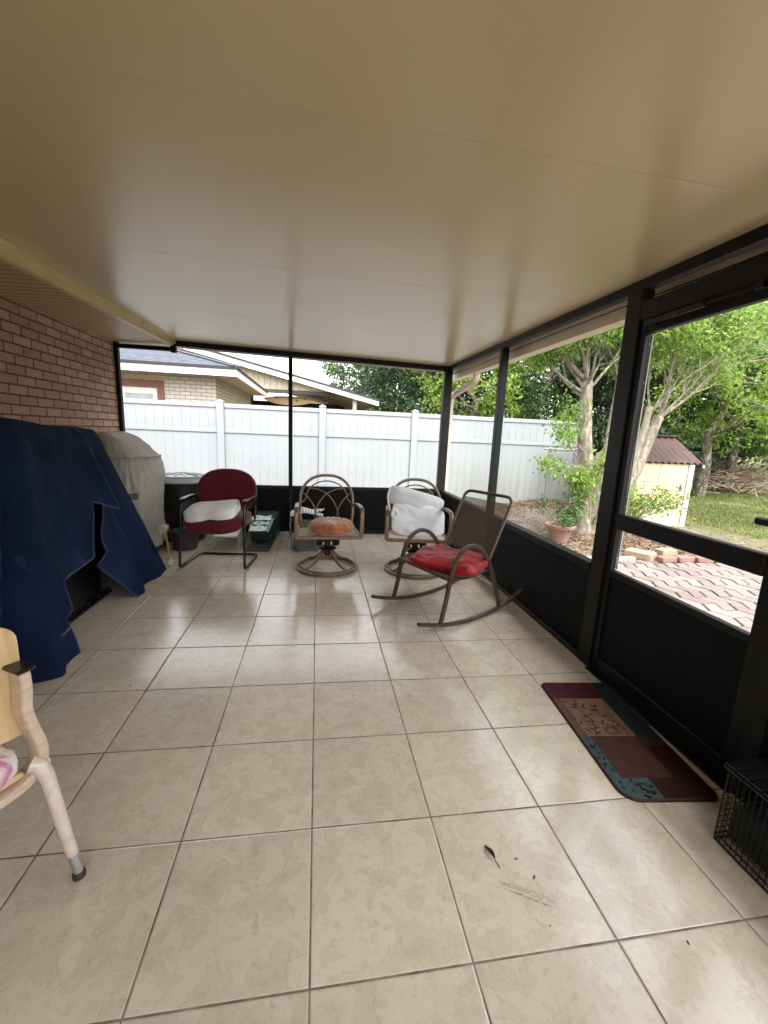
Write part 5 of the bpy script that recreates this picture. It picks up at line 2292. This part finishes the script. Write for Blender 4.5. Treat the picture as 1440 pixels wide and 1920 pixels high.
M_bark = bark_mat('grey brown mottled bark', '564f44', '82796a', 'a69d8d')
M_barkd = bark_mat('dark bark', '3d342b', '5b5045', '7a6f60')
M_lfA = leaf_mat('dark evergreen leaves', ['24351f', '34492a', '476034', '2c4022', '5b7540'], .3)
M_lfB = leaf_mat('mid green leaves', ['35502a', '4c6c3a', '66874a', '42602f', '7a9a58'], .38)
M_lfC = leaf_mat('yellow green leaves', ['5d7a2c', '7b9a3c', '98b250', '6d8c34', 'a9bb5e'], .42)
M_lfD = leaf_mat('bright myrtle leaves', ['5b8236', '76a045', '93b85c', 'a5b24e', '6c953f'], .45, .45)


def make_tree(label, crownmat, h, rad, n, per, lsz, seed, cl=.6, base=1.3, group='trees behind the fences'):
    r = random.Random(seed)
    t = thing('tree', label, 'tree', (0, 0, 0), 0, group)
    m = MB()
    tw = [(0, 0, -.2)] + [(r.uniform(-.15, .15) * i, r.uniform(-.15, .15) * i, h * .16 * i) for i in range(1, 5)]
    sp = spline(tw, 5)
    m.tube(sp, [.17 * (1 - .7 * i / (len(sp) - 1)) for i in range(len(sp))], 10)
    tops = []
    for k in range(9):
        i = r.randrange(6, len(sp) - 1)
        p = V(sp[i])
        a = r.uniform(0, 6.28)
        e = p + V((math.cos(a) * rad * .75, math.sin(a) * rad * .75, h * r.uniform(.12, .35)))
        q = (p + e) / 2 + V((0, 0, -.15))
        bs = spline([p, q, e], 5)
        m.tube(bs, [.06 * (1 - .8 * j / (len(bs) - 1)) for j in range(len(bs))], 7)
        tops.append(e)
    part('trunk', m, M_barkd, t)
    m = MB()
    cz_ = (h + base) / 2
    foliage(m, crown_spots(n, rad, rad, (h - base) / 2, cz_, .45, r, cl) + [(e, cl) for e in tops], per, lsz, r)
    part('crown', m, crownmat, t, angle=0)
    return t


tA = make_tree('dense dark evergreen tree rising highest behind the white fence, left end of the tree row', M_lfA, 7.0, 2.5, 95, 120, .17, 1, .62, 1.0)
tB = make_tree('mid green tree behind the white fence, right of the downspout', M_lfB, 8.0, 2.7, 95, 110, .18, 2, .62, 1.2)
tC = make_tree('yellow green tree in front of the dark evergreens behind the white fence', M_lfC, 5.2, 1.7, 60, 110, .14, 3, .48, 1.2)
tA.location = (4.0, 15.5, GZ)
tB.location = (8.3, 14.0, GZ)
tC.location = (4.9, 12.6, GZ)
for src, x, y, s, a, lb in (
        (tA, 7.0, 18.0, 1.25, 1.1, 'tall dark evergreen far behind the mid green tree, in the second row'),
        (tA, 10.6, 12.6, .95, 2.3, 'dark evergreen standing directly behind the mottled trunks of the myrtle'),
        (tB, 12.8, 16.5, 1.2, .7, 'tall mid green tree in the second row, above the shed'),
        (tB, 13.8, 11.2, .95, 3.0, 'mid green tree right behind the shed roof, in the front row'),
        (tA, 16.4, 14.6, 1.15, 4.1, 'dark evergreen at the back of the lawn, behind the brush pile'),
        (tB, 17.0, 11.4, 1.1, 5.0, 'mid green tree at the right edge of the view, overhanging the lawn'),
        (tC, 11.0, 9.6, 1.05, 1.4, 'yellow green small tree between the shed roof and the taller trees'),
        (tA, 20.5, 18.5, 1.5, .3, 'tallest dark evergreen, farthest off above the lawn'),
        (tB, 2.9, 21.5, .95, 2.0, 'mid green tree farthest left, just clear of the carport roof')):
    c = copy_tree(src)
    c.location = (x, y, GZ)
    c.rotation_euler = (0, 0, a)
    c.scale = (s, s, s)
    c['label'] = lb

# understorey bushes
def make_bush(label, mat, seed, rad=1.0, h=1.6, n=34, per=70, lsz=.10, group='bushes under the trees'):
    r = random.Random(seed)
    t = thing('bush', label, 'bush', (0, 0, 0), 0, group)
    m = MB()
    for k in range(8):
        a = r.uniform(0, 6.28)
        e = V((math.cos(a) * rad * .6, math.sin(a) * rad * .6, h * r.uniform(.5, .9)))
        m.tube(spline([(0, 0, -.05), e * .5 + V((0, 0, .1)), e], 4), .018, 6)
    part('stem', m, M_barkd, t)
    m = MB()
    foliage(m, crown_spots(n, rad, rad, h * .5, h * .52, .4, r, .36), per, lsz, r)
    part('foliage', m, mat, t, angle=0)
    return t


bA = make_bush('dark leafy bush under the trees behind the right end of the white fence', M_lfA, 5, 1.5, 2.6, 46, 80, .13)
bA.location = (7.0, 11.2, GZ)
for x, y, s, a, lb in ((9.4, 10.2, 1.0, 1.0, 'dark leafy bush behind the left end of the shed'), (12.2, 12.6, 1.15, 2.2, 'dark leafy bush behind the shed ridge, deep in shade'),
                       (15.2, 13.2, 1.1, 3.3, 'dark leafy bush behind the brush pile on the lawn edge'), (18.4, 15.4, 1.25, 4.4, 'dark leafy bush at the far right end of the lawn'),
                       (3.4, 12.0, .95, .5, 'dark leafy bush just behind the white fence, near the corner post')):
    c = copy_tree(bA)
    c.location = (x, y, GZ)
    c.rotation_euler = (0, 0, a)
    c.scale = (s, s, s)
    c['label'] = lb

# the woods beyond, one mass
m = MB()
r5 = random.Random(8)
spots = []
for i in range(330):
    a = math.radians(r5.uniform(4, 66))
    d = r5.uniform(27, 36)
    z = r5.uniform(.3, 10.5) * (1 - .35 * max(0, (14 - math.degrees(a)) / 14))
    spots.append((V((d * math.sin(a), d * math.cos(a), z)), r5.uniform(.9, 1.7)))
foliage(m, spots, 52, .42, r5)
o = structure('woods', m, M_lfA)
o['kind'] = 'stuff'
o['label'] = 'dark mass of woods far behind the yard trees'

# ------------------------------------------------------------------ crape myrtle beside the porch
cm = thing('crape_myrtle', 'multi trunked crape myrtle with mottled grey bark just outside the screen', 'tree', (4.0, 4.78, GZ))
mcr = MB()
leafspots = []


def limb(mb_, p, d, ln, r0, depth, r, up=.25):
    """a limb that bends, sheds twigs and ends in leaf sprays"""
    pts = [V(p)]
    dd = V(d).normalized()
    n = 5
    for i in range(n):
        dd = (dd + rv(r) * .16 + V((0, 0, up * .12))).normalized()
        pts.append(pts[-1] + dd * ln / n)
    sp = spline(pts, 3)
    mb_.tube(sp, [max(.003, r0 * (1 - .55 * i / (len(sp) - 1))) for i in range(len(sp))], 8 if r0 > .02 else 5)
    if depth == 0:
        for i in (2, 3, 4, 5):
            leafspots.append((pts[i], .16))
        return
    k = 3 if depth > 1 else 4
    for j in range(k):
        i = r.choice((3, 4, 5)) if j else 5
        nd = (dd + rv(r) * .62).normalized()
        limb(mb_, pts[i], nd, ln * r.uniform(.6, .85), r0 * .5, depth - 1, r, up)


rr = random.Random(17)
stems = [([(3.99, 4.80, -.16), (3.955, 4.79, .2), (3.93, 4.78, .75), (3.83, 4.78, 1.3), (3.775, 4.78, 1.75), (3.74, 4.78, 2.15)], .132, .075,
          [(-.55, .1, .9), (-.12, .0, 1), (.1, .3, 1), (-.8, -.1, .75), (.35, -.2, 1), (-.3, -.5, .8), (-.9, .2, .45), (.2, .5, .8), (-.7, .5, .8), (-.4, -.3, .4), (.5, .2, .7), (-.2, .6, .5)]),
         ([(4.12, 4.74, -.16), (4.24, 4.75, .15), (4.45, 4.77, .46), (4.72, 4.78, .92), (4.87, 4.78, 1.38), (4.97, 4.78, 1.72)], .10, .07,
          [(.75, -.3, .8), (.4, .1, 1), (.95, -.2, .55), (.15, .3, 1.0), (.6, -.6, .8)]),
         ([(4.15, 4.70, -.16), (4.26, 4.70, .2), (4.40, 4.71, .55), (4.60, 4.73, 1.0), (4.72, 4.74, 1.45), (4.78, 4.76, 1.85)], .07, .045,
          [(.5, -.2, .9), (.1, .3, 1), (.7, .2, .6), (.3, -.6, .8)]),
         ([(4.09, 4.86, -.16), (4.17, 4.86, .3), (4.235, 4.84, 1.0), (4.25, 4.82, 1.7), (4.26, 4.80, 2.3)], .075, .035,
          [(.3, .1, 1), (-.3, -.2, 1), (.1, -.4, .9), (-.6, .1, .8), (-.3, .5, .9)])]
for pts, ra, rb, dirs in stems:
    m = MB()
    sp = spline(pts, 7)
    n_ = len(sp)
    rads = []
    for i in range(n_):
        t = i / (n_ - 1)
        rads.append((ra + (rb - ra) * t) * (1 + .28 * max(0, .18 - t) / .18) * (1 + .07 * nz(sp[i], 5)))
    m.tube(sp, rads, 18)
    # muscled, fluted bark
    for q in range(len(m.v)):
        p = m.v[q]
        ax = min(sp, key=lambda s_: (s_ - p).length)
        d = p - ax
        d.z = 0
        if d.length > 1e-4:
            m.v[q] = p + d.normalized() * (.10 * d.length * nz((p.x * 6, p.y * 6, p.z * .9), 2.2) + .05 * d.length * nz(p, 14))
    top = V(sp[-1])
    for d in dirs:
        limb(m, top - V((0, 0, rr.uniform(0, .3 if pts[-1][2] > 2 else .15))), d, rr.uniform(.45, .75) if pts[-1][2] > 2 else rr.uniform(.7, 1.0), rb * .36, 2, rr)
    part('trunk', m, M_bark, cm, True)
# low sprays and suckers
m = MB()
for p, d, ln in (((3.80, 4.76, 1.02), (-.85, -.12, .55), .62), ((3.80, 4.76, .95), (-.95, -.2, .12), .5), ((3.84, 4.74, 1.15), (-.7, -.3, .35), .45), ((3.95, 4.7, .6), (-.3, -.5, .6), .3),
                 ((3.9, 4.7, .8), (.2, -.6, .6), .26), ((4.15, 4.66, .4), (.1, -.6, .6), .28), ((3.88, 4.7, .35), (-.6, -.5, .5), .3), ((3.92, 4.7, .5), (-.7, -.3, .6), .35)):
    limb(m, p, d, ln, .012, 1, rr, .1)
part('sucker', m, M_bark, cm, True)
m = MB()
foliage(m, leafspots, 15, .066, rr, .35, .9)
nleaf = len(leafspots)
part('crown', m, M_lfD, cm, True, angle=0)

# second tree whose boughs hang over the lawn from the right
om = thing('overhanging_tree', 'leafy tree whose long pale boughs hang over the lawn right of the myrtle', 'tree', (8.6, 4.4, GZ))
leafspots = []
m = MB()
tp_ = spline([(8.6, 4.4, -.25), (8.5, 4.45, .9), (8.7, 4.5, 2.0), (8.5, 4.6, 3.2)], 6)
m.tube(tp_, [.16 - .07 * i / (len(tp_) - 1) for i in range(len(tp_))], 12)
for p, d, ln in (((8.6, 4.5, 2.3), (-.6, .5, .35), 1.5), ((8.6, 4.5, 2.8), (-.7, .3, .3), 1.6), ((8.5, 4.6, 3.1), (-.5, .6, .45), 1.4), ((8.55, 4.5, 2.6), (-.2, .8, .15), 1.4),
                 ((8.6, 4.5, 2.2), (.3, .8, .2), 1.3), ((8.5, 4.6, 3.2), (-.2, .2, 1), 1.3), ((8.5, 4.6, 3.0), (-.9, .1, .5), 1.5), ((8.6, 4.5, 2.0), (-.3, .9, -.1), 1.1),
                 ((8.6, 4.5, 2.7), (.5, .3, .5), 1.3), ((8.5, 4.6, 3.15), (-.7, -.3, .6), 1.3)):
    limb(m, p, d, ln, .04, 2, rr, .05)
part('trunk', m, M_bark, om, True)
m = MB()
foliage(m, leafspots, 7, .085, rr, .4, .9)
part('crown', m, M_lfD, om, True, angle=0)

# shrub in front of the shed
sb_ = thing('shrub', 'leafy yellow green shrub growing in front of the cream shed', 'shrub', (4.75, 4.95, GZ))
leafspots = []
m = MB()
for i in range(10):
    a = rr.uniform(0, 6.28)
    q = rr.uniform(.1, .26)
    limb(m, (4.72 + .12 * math.cos(a), 4.95 + .1 * math.sin(a), GZ), (math.cos(a) * q * 2.2, math.sin(a) * q * 1.4, .8), rr.uniform(.35, .62), .009, 1, rr, .2)
for d, ln in (((.9, -.1, .35), .55), ((.95, -.3, .22), .45)):
    limb(m, (4.85, 4.95, .1), d, ln, .009, 1, rr, .1)
part('stem', m, M_barkd, sb_, True)
m = MB()
foliage(m, leafspots, 8, .062, rr, .1, .9)
part('foliage', m, M_lfC, sb_, True, angle=0)

# potted plant
pp = thing('potted_plant', 'small leafy plant in a faded terracotta pot on the soil outside the screen', 'potted plant', (3.40, 4.46, GZ + .005))
m = MB()
m.lathe([(.112, 0), (.118, .004), (.165, .185), (.17, .19), (.196, .192), (.203, .20), (.207, .245), (.2, .252), (.188, .248), (.182, .205), (.16, .2)], 36)
part('pot', m, plain('faded terracotta', lin('937468'), .85, 0, .14, 7, .15, 60), pp)
m = MB()
m.lathe([(.01, .212), (.10, .216), (.178, .210)], 24)
part('soil', m, plain('potting soil', lin('3a3027'), .95, 0, .4, 40, .6, 60), pp)
leafspots = []
m = MB()
for i in range(9):
    a = rr.uniform(0, 6.28)
    limb(m, (.03 * math.cos(a), .03 * math.sin(a), .21), (math.cos(a) * .8, math.sin(a) * .8, .9), rr.uniform(.16, .3), .007, 1, rr, .1)
part('stem', m, M_barkd, pp)
m = MB()
foliage(m, [(c, .07) for c, _ in leafspots], 6, .045, rr, .1, .9)
for i in range(60):
    a, q = rr.uniform(0, 6.28), rr.uniform(.05, .18)
    m.leaf((q * math.cos(a), q * math.sin(a), .215), (rr.gauss(0, 1), rr.gauss(0, 1), .7), (0, 0, 1), .04, .02)
part('foliage', m, M_lfB, pp, angle=0)

# brush pile at the back of the lawn
bp = MB()
for i in range(420):
    a = rr.uniform(0, 6.28)
    x, y = rr.gauss(0, 1.5), rr.gauss(0, .55)
    hh = .75 * math.exp(-(x / 1.7) ** 2 - (y / .7) ** 2)
    ln = rr.uniform(.5, 1.5)
    z = rr.uniform(0, 1) * hh
    d = V((math.cos(a), math.sin(a), rr.uniform(-.25, .5)))
    p = V((x, y, z + .03))
    e = p + d * ln
    e.z = max(.02, e.z)
    bp.tube([p, (p + e) / 2 + rv(rr) * .08 + V((0, 0, .06)), e], rr.uniform(.006, .016), 4)
single('brush_pile', bp, plain('dead branches', lin('8f7f6a'), .9, 0, .3, 10), 'heap of dead branches at the back edge of the lawn', 'brush pile', (14.4, 11.6, GZ + .1), .7)
